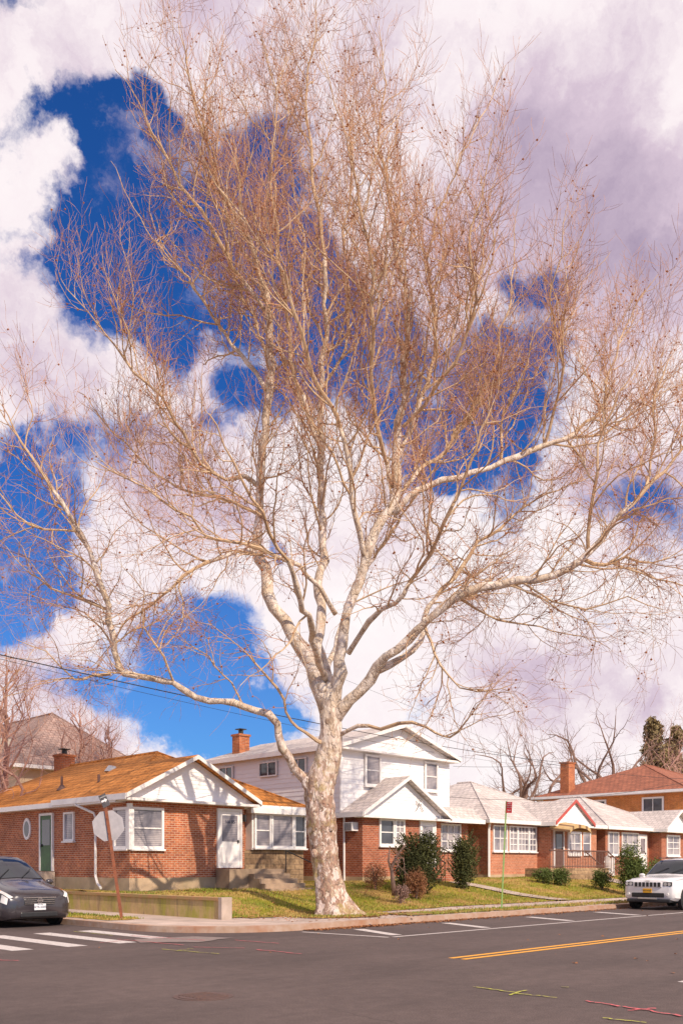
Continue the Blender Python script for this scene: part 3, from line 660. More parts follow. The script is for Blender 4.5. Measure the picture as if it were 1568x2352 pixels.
g.tube([(x0,y0,z0-.15),(x0-.06,y0-.1,z0+.4),(x0-.1,y0,z0+.8),(x0+.1,y0-.1,z0+1.2),(x0+.4,y0-.1,z0+1.6)],[.09,.07,.06,.04,.015],8)
g.tube([(x0-.08,y0,z0+.6),(x0-.2,y0-.1,z0+1.0),(x0-.15,y0,z0+1.5)],[.045,.035,.012],6); T.part('trunk',g,'limbB',smooth=True)
tt2=Tree([.3,.2,.2,.2],[0,.25,.2,.2,.2],3,lambda p,l:.02); tt2.knot=False
for k in range(12): tt2.br(Vector((x0+R.uniform(-.2,.35),y0-.05,z0+R.uniform(.9,1.5))),rv().normalized(),R.uniform(.4,.8),.014,2)
T.part('crown',tt2.cr,['twigB','twigB'])
# ---------------------------------------------------------------- houses
class House(Thing):
    def mp(s,face,pl):
        if face=='f': return lambda u,d,z:(u,pl-d,z)
        return lambda u,d,z:(pl-d,u,z)
    def bx(s,g,m,u0,u1,d0,d1,z0,z1,mi=0):
        p=m(u0,d0,z0); q=m(u1,d1,z1); g.box(*p,*q,mi)
    def wall(s,a0,a1,b0,b1,z0,z1,mat,label=None): g=MB(); g.box(a0,b0,z0,a1,b1,z1); return s.part('wall',g,mat,label=label)
    def win(s,face,pl,u0,u1,z0,z1,nx=1,ny=2,mat='glass',fw=.07,sill=True,fmat='trim'):
        m=s.mp(face,pl); g=MB(); s.bx(g,m,u0,u1,-.02,.012,z0,z1); w=s.part('window',g,mat)
        g=MB(); s.bx(g,m,u0-fw,u0,.0,.07,z0-fw,z1+fw); s.bx(g,m,u1,u1+fw,0,.07,z0-fw,z1+fw)
        s.bx(g,m,u0,u1,0,.068,z1,z1+fw); s.bx(g,m,u0,u1,0,.068,z0-fw,z0)
        for i in range(1,nx): u=u0+(u1-u0)*i/nx; s.bx(g,m,u-.022,u+.022,0,.045,z0,z1)
        for i in range(1,ny): z=z0+(z1-z0)*i/ny; s.bx(g,m,u0,u1,0,.04,z-.022,z+.022)
        s.part('frame',g,fmat,parent=w)
        if sill: g=MB(); s.bx(g,m,u0-.12,u1+.12,0,.12,z0-fw-.06,z0-fw-.002); s.part('sill',g,'trim' if fmat=='trim' else 'conc',parent=w)
        return w
    def clap(s,face,pl,z0,z1,Lf,Rf,h=.13,name='siding',mat='side'):
        m=s.mp(face,pl); g=MB(); z=z0
        while z<z1-.01:
            zt=min(z+h,z1); l0,r0,l1,r1=Lf(z),Rf(z),Lf(zt),Rf(zt)
            g.add([m(l0,.028,z),m(r0,.028,z),m(r1,.012,zt),m(l1,.012,zt),m(l0,0,z),m(r0,0,z)],[(0,1,2,3),(4,5,1,0)])
            z=zt
        return s.part(name,g,mat)
    def hip(s,a0,a1,b0,b1,z0,zr,mat,name='roof'):
        g=MB(); da=a1-a0; db=b1-b0; h=min(da,db)/2
        if db>=da: r0=((a0+a1)/2,b0+h*.95,zr); r1=((a0+a1)/2,b1-h*.95,zr)
        else: r0=(a0+h*.95,(b0+b1)/2,zr); r1=(a1-h*.95,(b0+b1)/2,zr)
        A,B,C,D=(a0,b0,z0),(a1,b0,z0),(a1,b1,z0),(a0,b1,z0)
        if db>=da: g.add([A,B,C,D,r0,r1],[(0,1,4),(1,2,5,4),(2,3,5),(3,0,4,5),(0,3,2,1)])
        else: g.add([A,B,C,D,r0,r1],[(0,1,5,4),(1,2,5),(2,3,4,5),(3,0,4),(0,3,2,1)])
        r=s.part(name,g,mat)
        g=MB(); t=.16
        g.box(a0-.02,b0-.05,z0-t,a1+.02,b0,z0+.02); g.box(a0-.05,b0-.05,z0-t+.001,a0-.021,b1+.05,z0+.018)
        g.box(a1+.021,b0-.05,z0-t+.001,a1+.05,b1+.05,z0+.018); g.box(a0+.0,b0+.001,z0-t,a1,b1,z0-t+.03)
        s.part('gutter',g,'trim',parent=r)
        g=MB(); g.tube([Vector(r0)+Vector((0,0,.0)),Vector(r1)],.07,6); g.tube([A,r0],.05,5)
        if db>=da: g.tube([B,r0],.05,5)
        else: g.tube([B,r1],.05,5)
        s.part('ridge_cap',g,mat,parent=r)
        return r
    def gable(s,a0,a1,b0,b1,z0,zr,mat,rake='trim',wall_in=.3,sid=True,h=.14,rakeh=.10):
        am=(a0+a1)/2; g=MB()
        g.extr([(a0,b0,z0),(am,b0,zr),(a1,b0,z0),(a1,b0,z0+.1),(am,b0,zr+.11),(a0,b0,z0+.1)],(0,b1-b0,0)); r=s.part('roof',g,mat)
        g=MB(); q=rakeh
        g.extr([(a0-.03,b0-.05,z0-.06),(am,b0-.05,zr-.04),(a1+.03,b0-.05,z0-.06),(a1+.03,b0-.05,z0+q-.01),(am,b0-.05,zr+q),(a0-.03,b0-.05,z0+q-.01)],(0,.045,0))
        s.part('rake_board',g,rake,parent=r)
        for x,y in ((a0-.05,a0-.002),(a1+.002,a1+.05)):
            g=MB(); g.box(x,b0,z0-.1,y,b1,z0+.095); s.part('fascia',g,'trim',parent=r)
        if sid:
            k=(zr-z0)/(am-a0)
            g=MB(); bw=b0+wall_in; g.extr([(a0+.05,bw,z0-.02),(a1-.05,bw,z0-.02),(am,bw,zr-.05)],(0,.1,0)); s.part('gable_wall',g,'side')
            s.clap('f',bw,z0,zr-.1,lambda z:a0+.05+(z-z0)/k,lambda z:a1-.05-(z-z0)/k,h)
            g=MB(); g.box(a0+.02,b0+.01,z0-.12,a1-.02,bw+.2,z0-.03); s.part('soffit',g,'trim')
        return r
    def chimney(s,a,b,z0,z1,w=.6,d=.6,parent=None,flue=True):
        g=MB(); g.box(a-w/2,b-d/2,z0,a+w/2,b+d/2,z1); g.box(a-w/2-.05,b-d/2-.05,z1,a+w/2+.05,b+d/2+.05,z1+.1)
        c=s.part('chimney',g,'chim',parent=parent)
        g=MB()
        if flue:
            g.cyl((a,b,z1+.1),(0,0,1),.12,.2,12); g.cyl((a,b,z1+.25),(0,0,1),.05,.1,6); g.box(a-.2,b-.2,z1+.33,a+.2,b+.2,z1+.37)
            s.part('flue',g,'black',parent=c)
    def spout(s,pts,r=.045):
        g=MB(); g.tube(pts,r,6); s.part('downspout',g,'trim')
    def door(s,face,pl,u0,u1,z0,z1,mat='trim',glass=True,label=None):
        m=s.mp(face,pl); g=MB(); s.bx(g,m,u0,u1,0,.05,z0,z1)
        if mat=='trim':
            for zz in (z0+.15,): s.bx(g,m,u0+.1,u1-.1,.05,.07,zz,zz+.6)
        d=s.part('door',g,mat,label=label)
        g=MB(); s.bx(g,m,u0-.09,u0-.005,0,.08,z0,z1+.09); s.bx(g,m,u1+.005,u1+.09,0,.08,z0,z1+.09); s.bx(g,m,u0-.005,u1+.005,0,.08,z1+.005,z1+.09); s.part('frame',g,'trim',parent=d)
        if glass: g=MB(); s.bx(g,m,u0+.12,u1-.12,.051,.062,z0+.95,z1-.15); s.part('pane',g,'blind' if mat=='trim' else 'glass',parent=d)
        g=MB(); p=m(u1-.1,.07,z0+.95); g.box(p[0]-.03,p[1]-.03,p[2]-.05,p[0]+.03,p[1]+.03,p[2]+.05); s.part('handle',g,'black',parent=d)
def bxp(T,name,mat,*b,**k): g=MB(); g.box(*b); return T.part(name,g,mat,**k)
A=House('brick_house','one-storey red brick corner house with orange shingle roof','house',(16.3,26.1,.6))
A.wall(16.3,24.4,26.9,41.2,1.15,3.72,'brick'); A.wall(16.3,21.1,26.1,26.898,1.15,3.72,'brick')
bxp(A,'foundation','found',16.24,26.04,.3,21.14,26.85,1.15); bxp(A,'foundation','found',16.24,26.851,.3,24.45,41.25,1.148)
bxp(A,'stone_base','stone',21.12,26.62,.4,24.5,26.88,2.12)
rf=A.hip(15.95,24.75,26.4,41.6,3.8,6.0,'shO')
A.gable(15.9,21.5,25.65,30.6,3.8,5.25,'shO',wall_in=.35)
bxp(A,'fascia_board','trim',21.5,26.2,3.5,24.75,26.5,3.72)
A.win('f',26.1,16.42,17.5,2.2,3.4,1,2,'blind',.09); A.win('s',16.3,26.25,26.95,2.2,3.4,1,2,'blind',.09)
bxp(A,'corner_post','trim',16.22,26.02,2.08,16.36,26.16,3.6)
A.win('f',26.5,21.95,22.6,2.3,3.45,1,2,'blind',.08); A.win('f',26.5,22.78,23.75,2.3,3.45,1,1,'blind',.08); A.win('f',26.5,23.92,24.4,2.3,3.45,1,2,'glass',.08)
bxp(A,'bay_wall','trim',21.8,26.52,2.14,24.55,26.89,3.6)
A.door('f',26.1,19.92,20.85,1.47,3.5)
A.door('s',16.3,31.3,32.15,1.35,3.4,'green',label='dark green side storm door')
A.win('s',16.3,29.75,30.35,2.5,3.4,1,1,'blind',.07)
g=MB(); m=A.mp('s',16.3)
g.add([m(33.3+.3*math.cos(t*.3927),.05,2.95+.42*math.sin(t*.3927)) for t in range(16)]+[m(33.3+.3*math.cos(t*.3927),-.01,2.95+.42*math.sin(t*.3927)) for t in range(16)],[tuple(range(16))]+[(i,(i+1)%16,(i+1)%16+16,i+16) for i in range(16)])
ow=A.part('window',g,'trim',label='small oval window in a white surround')
g=MB(); g.add([m(33.3+.2*math.cos(t*.3927),.056,2.95+.3*math.sin(t*.3927)) for t in range(16)],[tuple(range(16))]); A.part('pane',g,'glass',parent=ow)
A.win('s',16.3,36,37,2.4,3.4,1,2,'blind')
A.spout([(15.88,28.9,3.66),(16.2,28.2,3.35),(16.2,28.1,3.2),(16.2,28.1,1.2),(16.1,27.8,.95),(16.0,27.4,.8)])
A.spout([(24.7,26.3,3.6),(24.5,26.7,3.3),(24.5,26.75,.9)])
A.chimney(20.4,38.1,5.4,6.45,.7,.6,parent=rf)
for a,b,z in ((17.4,32.7,4.4),(17.2,29.6,4.25)):
    g=MB(); g.cyl((a,b,z),(0,0,1),.05,.6,8); g.tube([(a,b,z+.05),(a,b,z+.28)],[.22,.06],8); A.part('vent_pipe',g,'iron_rail',parent=rf)
g=MB(); g.tube([(18.55,31.0,5.1),(18.6,31.0,5.35)],[.28,.16],14); A.part('roof_vent',g,'alu',parent=rf)
g=MB(); g.box(19.75,25.25,.4,22.3,26.03,1.43)
for i in range(4): g.box(20.6,25.25-.30*(i+1),.4,22.3+.1*i,25.25-.30*i-.002,1.43-.17*(i+1))
A.part('steps',g,'stepc')
g=MB()
for a,b,z in ((22.32,25.2,1.3),(22.75,24.1,.8)): g.tube([(a,b,z),(a,b,z+.8)],.018,6)
g.tube([(22.32,25.2,2.1),(22.75,24.1,1.6)],.02,6); A.part('handrail',g,'black')
textmesh('166 05',.17,'ink',Matrix.Translation(Vector((20.38,26.1-.068,3.12))-A.o)@Matrix.Rotation(math.pi/2,4,'X'),A.e)
bxp(A,'wall_lamp','black',21.0,25.98,3.15,21.1,26.08,3.4)
g=MB(); g.box(15.7,31.0,.4,16.22,32.5,1.33); g.box(15.3,31.0,.4,15.7,32.5,1.0); A.part('side_steps',g,'conc')
B=House('siding_house','two-storey white siding house with brick ground floor','house',(26.6,26.5,.7))
B.wall(26.6,35.0,26.5,35.5,.5,3.72,'brick2'); B.wall(26.7,31.7,25.5,26.498,.5,3.55,'brick2')
bxp(B,'foundation','found',26.55,26.45,.4,35.05,35.55,1.1); bxp(B,'foundation','found',26.64,25.44,.4,31.76,26.449,1.098)
B.wall(26.52,33.62,26.56,35.5,3.722,6.45,'side',label='white upper storey wall')
B.clap('f',26.56,3.74,6.45,lambda z:26.52,lambda z:33.62,.2)
B.clap('s',26.52,3.74,6.45,lambda z:26.56,lambda z:35.5,.2)
rB=B.gable(26.2,33.95,26.15,35.9,6.42,7.6,'shG',wall_in=.41,h=.2)
B.win('f',26.5,27.95,28.75,5.0,6.15,1,2,'blind',.09); B.win('f',26.5,31.85,32.6,5.0,6.15,1,2,'blind',.09)
for b0,b1 in ((28.6,29.5),(30.5,31.6),(33.6,34.5)): B.win('s',26.46,b0,b1,5.55,6.1,2,1,'glass',.06,sill=False)
B.chimney(27.75,34.6,6.6,7.75,.62,.55,parent=rB)
B.gable(26.35,31.95,25.1,26.5,3.6,5.2,'shG',wall_in=.35)
g=MB(); g.extr([(31.9,25.9,3.62),(35.4,25.9,3.62),(35.4,26.6,4.2),(31.9,26.6,4.2)],(0,0,.1)); g.extr([(33.7,26.6,3.9),(35.4,26.6,3.9),(35.4,35.8,3.9),(33.7,35.8,4.6)],(0,0,.1)); B.part('lower_roof',g,'shG')
bxp(B,'gutter','trim',31.99,25.82,3.5,35.45,25.9,3.7); bxp(B,'gutter','trim',26.4,26.52,3.5,26.52,35.5,3.71)
B.win('f',25.5,27.75,28.5,2.45,3.4,1,2,'glass',.09); B.win('f',25.5,28.7,29.15,2.45,3.4,2,4,'blind',.09)
B.win('f',26.5,32.5,34.3,2.3,3.4,4,3,'blind',.08); B.door('f',25.5,30.3,31.2,1.45,3.4)
B.win('s',26.6,29.4,30.3,2.3,3.3,3,2,'glass',.07)
ac=bxp(B,'air_conditioner','trim',26.35,25.75,2.95,26.75,26.25,3.3); g=MB()
for i in range(7): g.box(26.34,25.8,2.98+i*.045,26.352,26.2,3.0+i*.045)
B.part('grille',g,'dark',parent=ac)
B.spout([(26.45,26.3,3.5),(26.55,26.4,3.2),(26.56,26.4,.9)]); B.spout([(26.5,26.46,6.3),(26.44,26.5,5.9),(26.44,26.5,3.8)])
g=MB()
for i in range(5): g.box(30.1,25.5-.3*(i+1),.4,31.5,25.5-.3*i-.002,1.45-.15*i)
B.part('steps',g,'brick2')
g=MB()
for a in (30.05,31.55):
    g.tube([(a,25.4,2.35),(a,23.9,1.65)],.025,6)
    for i in range(8): b=25.4-.21*i; g.tube([(a,b,1.4-.1*i),(a,b,2.33-.1*i)],.012,5)
B.part('handrail',g,'black')
textmesh('166 11',.2,'ink',Matrix.Translation(Vector((31.0,25.02,3.62))-B.o)@Matrix.Rotation(math.pi/2,4,'X'),B.e)
g=MB()
for s in (-1,1):
    g.tube([(30.1+s*(.03+.14*math.sin(t*.5)),25.36,4.2+.20*math.cos(t*.5)*.9+.02*t) for t in range(9)],.022,6)
    g.tube([(30.1+s*.08,25.36,4.08),(30.1+s*.24,25.36,3.88)],.022,6)
B.part('gable_ornament',g,'alu')
C=House('pink_brick_house','low pink brick house with grey hip roof and red-trimmed gable','house',(36.4,26.3,.7))
C.wall(36.3,46.6,26.3,37,.5,3.72,'brick3'); bxp(C,'foundation','found',36.25,26.25,.4,46.65,37.05,1.1)
rC=C.hip(35.9,47.0,25.9,37.4,3.75,6.2,'shG')
C.gable(40.3,44.1,25.0,29.0,3.65,4.85,'shG',rake='redtrim',wall_in=.12,rakeh=.12)
C.wall(40.6,43.8,25.5,26.298,.5,3.5,'brick3')
C.win('f',26.3,36.75,37.8,2.3,3.45,2,2,'blind'); C.win('f',26.3,38.1,38.7,2.3,3.45,2,4,'blind'); C.win('f',26.3,38.85,39.7,2.3,3.45,3,4,'blind'); C.win('f',26.3,39.85,40.4,2.3,3.45,2,4,'blind')
C.door('f',25.5,40.9,41.7,1.45,3.3,'iron_rail'); C.win('f',25.5,42.3,43.4,2.2,3.2,2,2,'blind',.12); C.win('f',26.3,44.4,45.8,2.2,3.3,2,2,'blind')
C.spout([(36.2,26.1,3.6),(36.25,26.2,3.3),(36.25,26.2,1.0)],.06)
g=MB(); n=14
for i in range(n):
    t0=math.pi*i/n; t1=math.pi*(i+1)/n; ca=41.35; ra=1.05; mi=1 if i%3==0 else 0
    q=[(ca-ra*math.cos(t0),24.2,3.2+.38*math.sin(t0)),(ca-ra*math.cos(t1),24.2,3.2+.38*math.sin(t1)),(ca-ra*math.cos(t1),25.4,3.35+.42*math.sin(t1)),(ca-ra*math.cos(t0),25.4,3.35+.42*math.sin(t0))]
    g.extr(q,(0,0,.03),mi); g.extr([q[0],q[1],(q[1][0],24.2,q[1][2]-.14),(q[0][0],24.2,q[0][2]-.14)],(0,.02,0),mi)
C.part('awning',g,['tan','brownst'])
bxp(C,'terrace','stone',38.2,24.0,.4,43.8,25.45,1.4)
g=MB()
for i in range(5): g.box(43.8+.35*i,24.2,.4,43.8+.35*(i+1),25.4,1.4-.16*(i+1))
C.part('steps',g,'brick3')
g=MB()
for i in range(36): a=38.25+i*.155; g.tube([(a,24.05,1.4),(a,24.05,2.25)],.02,4)
g.tube([(38.2,24.05,2.27),(43.85,24.05,2.27)],.04,6); g.tube([(38.2,24.05,1.5),(43.85,24.05,1.5)],.025,6); g.tube([(43.85,24.1,2.27),(45.6,24.1,1.5)],.035,6); g.tube([(43.85,25.4,2.27),(45.6,25.4,1.5)],.035,6)
for i in range(10): a=43.9+i*.18; g.tube([(a,24.1,1.35-i*.08),(a,24.1,2.25-i*.085)],.018,4)
C.part('handrail',g,'iron_rail')
C.chimney(38.5,34,4.6,6.1,.5,.5,parent=rC)
D=House('grey_roof_house','low brick house with pale grey hip roof','house',(47.6,26.3,.7))
D.wall(47.6,56.6,26.3,36,.5,3.72,'brick2'); rD=D.hip(47.2,57.0,25.9,36.4,3.75,5.9,'shG')
D.gable(52.6,56.6,25.0,29,3.65,4.85,'shG',wall_in=.3); D.wall(52.9,56.3,25.5,26.298,.5,3.5,'brick2')
D.win('f',26.3,47.9,49.0,2.2,3.4,2,2,'blind'); D.win('f',26.3,49.5,51.4,2.2,3.4,3,2,'blind'); D.door('f',26.3,51.6,52.4,1.3,3.3); D.win('f',25.5,53.6,55.2,2.2,3.3,2,3,'blind',.1)
g=MB(); 
for i in range(4): g.box(51.3,25.5-.3*(i+1),.4,52.7,25.5-.3*i-.002,1.3-.15*i)
D.part('steps',g,'brick2')
F=Thing('picket_fence','short white picket fence between the houses','fence',(46.9,25.8,.9)); g=MB()
for i in range(9): g.box(46.3+i*.13,25.6,.9,46.37+i*.13,25.63,2.0+.08*math.sin(i))
g.box(46.25,25.631,1.2,47.45,25.66,1.28); g.box(46.25,25.631,1.7,47.45,25.66,1.78); F.part('pickets',g,'trim')
E=House('orange_brick_house','two-storey orange brick house with brown hip roof','house',(58.2,26.5,.7))
E.wall(58.2,70,26.5,37.2,.5,6.45,'brick4'); rE=E.hip(57.6,70.6,25.9,37.8,6.5,8.9,'shB')
for b in (28.0,32.2): E.win('s',58.2,b,b+1.3,4.7,6.0,2,1,'glass',.12)
for b in (28.0,32.2): E.win('s',58.2,b,b+1.3,1.9,3.1,2,1,'glass',.12)
for a in (60,64): E.win('f',26.5,a,a+1.6,4.7,6,2,1,'glass',.12); E.win('f',26.5,a,a+1.6,1.9,3.2,2,1,'glass',.12)
E.chimney(58.6,35.4,6.5,8.9,.85,.7,parent=rE,flue=False)
bxp(E,'lower_canopy','shS',57.3,26.0,3.3,58.19,37.5,3.45)
H=House('beige_house','tall beige stucco house with steep slate roof','house',(24,45,0))
H.wall(21.5,29.0,45,60,0,6.6,'beige'); rH=H.hip(20.9,29.6,44.4,61,6.7,10.2,'shS')
for b in (47,51,55): H.win('s',21.5,b,b+1.1,4.9,6.2,1,2,'glass')
H.win('f',45,24,25,4.8,6.1,1,2,'glass')
for b in (48.5,53):
    g=MB(); g.extr([(21.8,b,7.2),(21.8,b+1.6,7.2),(21.8,b+1.6,8.1),(21.8,b+.8,8.6),(21.8,b,8.1)],(2.2,0,0)); H.part('dormer',g,noisy('weathered_green',(.34,.33,.27),(.32,.25,.2),4,.8),parent=rH)
for i,(a,b,mt,rm) in enumerate(((16.5,66,'brick2','shS'),(62,52,'beige','shB'),(38,52,'side','shS'),(50,54,'brick3','shS'),(75,27,'brick','shS'),(90,27,'side','shG'))):
    Q=House('distant_house','distant suburban house with hip roof','house',(a,b,0),group='houses further back')
    Q.wall(a,a+9,b,b+9,0,4.4,mt); Q.hip(a-.4,a+9.4,b-.4,b+9.4,4.4,6.3,rm)
    Q.win('f',b,a+1.5,a+2.6,2.4,3.6,1,2,'glass'); Q.win('s',a,b+2,b+3.1,2.4,3.6,1,2,'glass')
# ---------------------------------------------------------------- cars
def cr1(vals,t):
    n=len(vals); i=min(int(t),n-2); f=t-i
    a,b,c,d=vals[max(i-1,0)],vals[i],vals[i+1],vals[min(i+2,n-1)]
    out=[]
    for k in range(len(b)):
        m1=(c[k]-a[k])/2; m2=(d[k]-b[k])/2
        out.append((2*f**3-3*f*f+1)*b[k]+(f**3-2*f*f+f)*m1*.8+(-2*f**3+3*f*f)*c[k]+(f**3-f*f)*m2*.8)
    return out
class Car:
    def __init__(s,st): s.st=st
    def sec(s,u):
        x,w,zb,zm,zbe,wb,wr,zt=cr1(s.st,u)
        return x,[(0,zb),(w*.9,zb),(w,zb+.1),(w,zm),(wb,zbe),(wr,zt-.06),(wr*.86,zt),(0,zt+.03)]
    def pt(s,u,v,side=1,off=0):
        x,c=s.sec(u); 
        i=min(int(v),6); f=v-i; y=c[i][0]*(1-f)+c[i+1][0]*f; z=c[i][1]*(1-f)+c[i+1][1]*f
        return Vector((x,y*side,z))
    def pn(s,u,v,side,off):
        n=len(s.st)-1
        p=s.pt(u,v,side); du=s.pt(min(u+.05,n),v,side)-s.pt(max(u-.05,0),v,side); dv=s.pt(u,min(v+.05,7),side)-s.pt(u,max(v-.05,0),side)
        nn=du.cross(dv); nn=nn.normalized() if nn.length>1e-9 else Vector((0,0,1))
        c=s.sec(u); ctr=Vector((c[0]-(0 if u>.6 else .6),0,.8))
        if nn.dot(p-ctr)<0: nn=-nn
        return p+nn*off
    def body(s,g):
        n=(len(s.st)-1)*5; vs=[]; V=[0,.5,1,1.5,2,2.5,3,3.5,4,4.5,5,5.33,5.66,6,6.5,7]; m=len(V)
        for i in range(n+1):
            u=i/5
            for v in V: vs.append(s.pt(u,v,1))
            for v in V[::-1][1:-1]: vs.append(s.pt(u,v,-1))
        k=2*m-2
        g.add(vs,[(i*k+j,i*k+(j+1)%k,(i+1)*k+(j+1)%k,(i+1)*k+j) for i in range(n) for j in range(k)]+[tuple(range(k))[::-1],tuple(range(n*k,n*k+k))])
    def patch(s,g,u0,u1,v0,v1,side,off=.012,nu=5,nv=4,shape=None):
        vs=[]
        for i in range(nu+1):
            for j in range(nv+1):
                f=i/nu; h=j/nv
                ua,ub=(u0,u1) if not shape else (u0+shape[0]*h,u1+shape[1]*h)
                vs.append(s.pn(ua+(ub-ua)*f,v0+(v1-v0)*h,side,off))
        g.add(vs,[(i*(nv+1)+j,(i+1)*(nv+1)+j,(i+1)*(nv+1)+j+1,i*(nv+1)+j+1) for i in range(nu) for j in range(nv)])
def wheel(T,x,y,r,w,side):
    g=MB(); prof=[(r*.62,0),(r*.9,.0),(r,.03),(r,w-.03),(r*.9,w),(r*.62,w)]
    n=28; vs=[(x+q*math.cos(6.2832*j/n),y-side*d,r+q*math.sin(6.2832*j/n)) for q,d in prof for j in range(n)]
    g.add(vs,[(i*n+j,i*n+(j+1)%n,(i+1)*n+(j+1)%n,(i+1)*n+j) for i in range(5) for j in range(n)])
    h=MB(); h.cyl((x,y-side*.05,r),(0,-side,0),r*.63,.02,24,1)
    for k in range(5):
        t=k*1.2566+.3; d=Vector((math.cos(t),0,math.sin(t))); p=Vector((-math.sin(t),0,math.cos(t)))*.035
        c=Vector((x,y-side*.02,r)); h.extr([c+p*1.3,c-p*1.3,c+d*r*.6-p,c+d*r*.6+p],(0,-side*.03,0))
    h.cyl((x,y-side*.0,r),(0,-side,0),.06,.03,12)
    ring=[(r*.56,.01),(r*.64,.0),(r*.64,.05),(r*.56,.05)]; vs=[(x+q*math.cos(6.2832*j/n),y-side*d,r+q*math.sin(6.2832*j/n)) for q,d in ring for j in range(n)]
    h.add(vs,[(i*n+j,i*n+(j+1)%n,((i+1)%4)*n+(j+1)%n,((i+1)%4)*n+j) for i in range(4) for j in range(n)])
    wo=T.part('wheel',h,['alu','dark']); T.part('tyre',g,'rubber',parent=wo,smooth=True)
def carcommon(T,c,paint,wheels,r,wsu,glass_u,mirror):
    g=MB(); c.body(g); b=T.part('body',g,paint,smooth=True)
    try: b.data.set_sharp_from_angle(angle=math.radians(38))
    except Exception: pass
    g=MB(); c.patch(g,*wsu,5.05,7,1,.012,6,6); c.patch(g,*wsu,5.05,7,-1,.012,6,6); T.part('windshield',g,'cglass',smooth=True)
    for side in (1,-1):
        for (u0,u1,s0,s1) in glass_u:
            g=MB(); c.patch(g,u0,u1,4.08,4.9,side,.012,5,4,(s0,s1)); T.part('window',g,'cglass',smooth=True)
    for x in wheels:
        for side in (1,-1):
            yw=c.st[4][1]
            g=MB(); g.cyl((x,side*(yw-.10),r+.02),(0,side,0),r+.075,.108,28); T.part('wheel_arch',g,'dark')
            wheel(T,x,side*(yw+.035),r,.22,side)
    for side in (1,-1):
        mx,my,mz=mirror; g=MB(); vs=[]
        for i in range(6):
            ph=math.pi*i/5
            for j in range(10): th=6.2832*j/10; vs.append((mx+.07*math.sin(ph)*math.cos(th),side*my+.12*math.cos(ph),mz+.085*math.sin(ph)*math.sin(th)))
        g.add(vs,[(i*10+j,i*10+(j+1)%10,(i+1)*10+(j+1)%10,(i+1)*10+j) for i in range(5) for j in range(10)]); g.box(mx-.03,side*(my-.2),mz-.07,mx+.03,side*my,mz-.03)
        T.part('side_mirror',g,paint,smooth=True)
    for y0 in (-.45,.15):
        g=MB(); p=c.pn(wsu[0]+.02,6.6,1,.03); q=c.pn(wsu[0]+.5,6.8,1,.03); g.tube([(p.x,y0,p.z),(q.x,y0+.4,q.z)],.012,5)
        T.part('wiper',g,'dark')
st=[(.03,.62,.32,.50,.66,.58,.50,.74),(-.03,.80,.25,.54,.73,.76,.66,.83),(-.20,.92,.20,.60,.84,.87,.77,.93),(-.6,.97,.19,.66,.92,.93,.82,1.03),(-1.0,.98,.19,.7,.99,.95,.83,1.12),(-1.22,.98,.19,.72,1.03,.95,.80,1.20),(-1.95,.98,.19,.74,1.07,.95,.73,1.60),(-2.5,.98,.19,.75,1.08,.95,.71,1.78),(-3.3,.98,.19,.76,1.09,.95,.70,1.84),(-4.4,.98,.2,.76,1.09,.94,.68,1.80),(-4.95,.95,.25,.75,1.08,.90,.64,1.64),(-5.1,.88,.3,.7,1.0,.84,.6,1.2)]
V=Thing('parked_car','dark charcoal minivan parked against the kerb','car',(0,0,0),rot=-45,loc=W(10.95,21.75,.004)); cv=Car(st)
carcommon(V,cv,'vanp',(-.98,-4.0),.335,(5.05,6.9),((5.9,7.4,.7,0),(7.5,8.9,0,0),(9.0,10.1,0,-.25)),(-1.55,1.08,1.12))
def slab(T,name,mat,x0,x1,y0,y1,z0,z1,parent=None,bev=.015,label=None):
    g=MB(); g.box(x0,y0,z0,x1,y1,z1); o=T.part(name,g,mat,parent=parent,label=label)
    m=o.modifiers.new('b','BEVEL'); m.width=bev; m.segments=2; return o
gr=slab(V,'grille','dark',-.12,.045,-.42,.42,.56,.74,bev=.04)
g=MB(); 
for z in (.60,.65,.70): g.box(.04,-.40,z-.006,.052,.40,z+.006)
g.box(.038,-.44,.745,.05,.44,.765); V.part('grille_bars',g,'chrome',parent=gr)
g=MB(); n=24; vs=[]
for j in range(n):
    t=6.2832*j/n
    for q in (.055,.07): vs.append((.06,q*math.cos(t),.68+q*math.sin(t)))
g.add(vs,[(2*j,2*j+1,(2*j+3)%(2*n),(2*j+2)%(2*n)) for j in range(n)]); g.box(.056,-.085,.668,.065,.085,.692); V.part('emblem',g,'chrome')
slab(V,'lower_intake','dark',-.1,.04,-.50,.50,.26,.40,bev=.03)
pl=slab(V,'number_plate','plateW',.04,.065,-.155,.155,.44,.60,bev=.005)
RX=Matrix(((0,0,1,0),(1,0,0,0),(0,1,0,0),(0,0,0,1)))
textmesh('KYR-5583',.075,'ink',Matrix.Translation((.067,0,.515))@RX,pl,ext=.002); textmesh('NEW YORK',.03,'ink',Matrix.Translation((.067,0,.58))@RX,pl,ext=.002)
for sd_ in (1,-1):
    g=MB(); cv.patch(g,1.0,2.9,4.05,4.98,sd_,.016,8,4); hl=V.part('headlight',g,'lens',smooth=True)
    g=MB(); cv.patch(g,1.2,2.0,3.2,3.98,sd_,.014,4,2); V.part('bumper_lamp',g,'lens')
    g=MB(); cv.patch(g,2.5,2.85,4.1,4.9,sd_,.02,3,3); V.part('turn_signal',g,'amber',parent=hl)
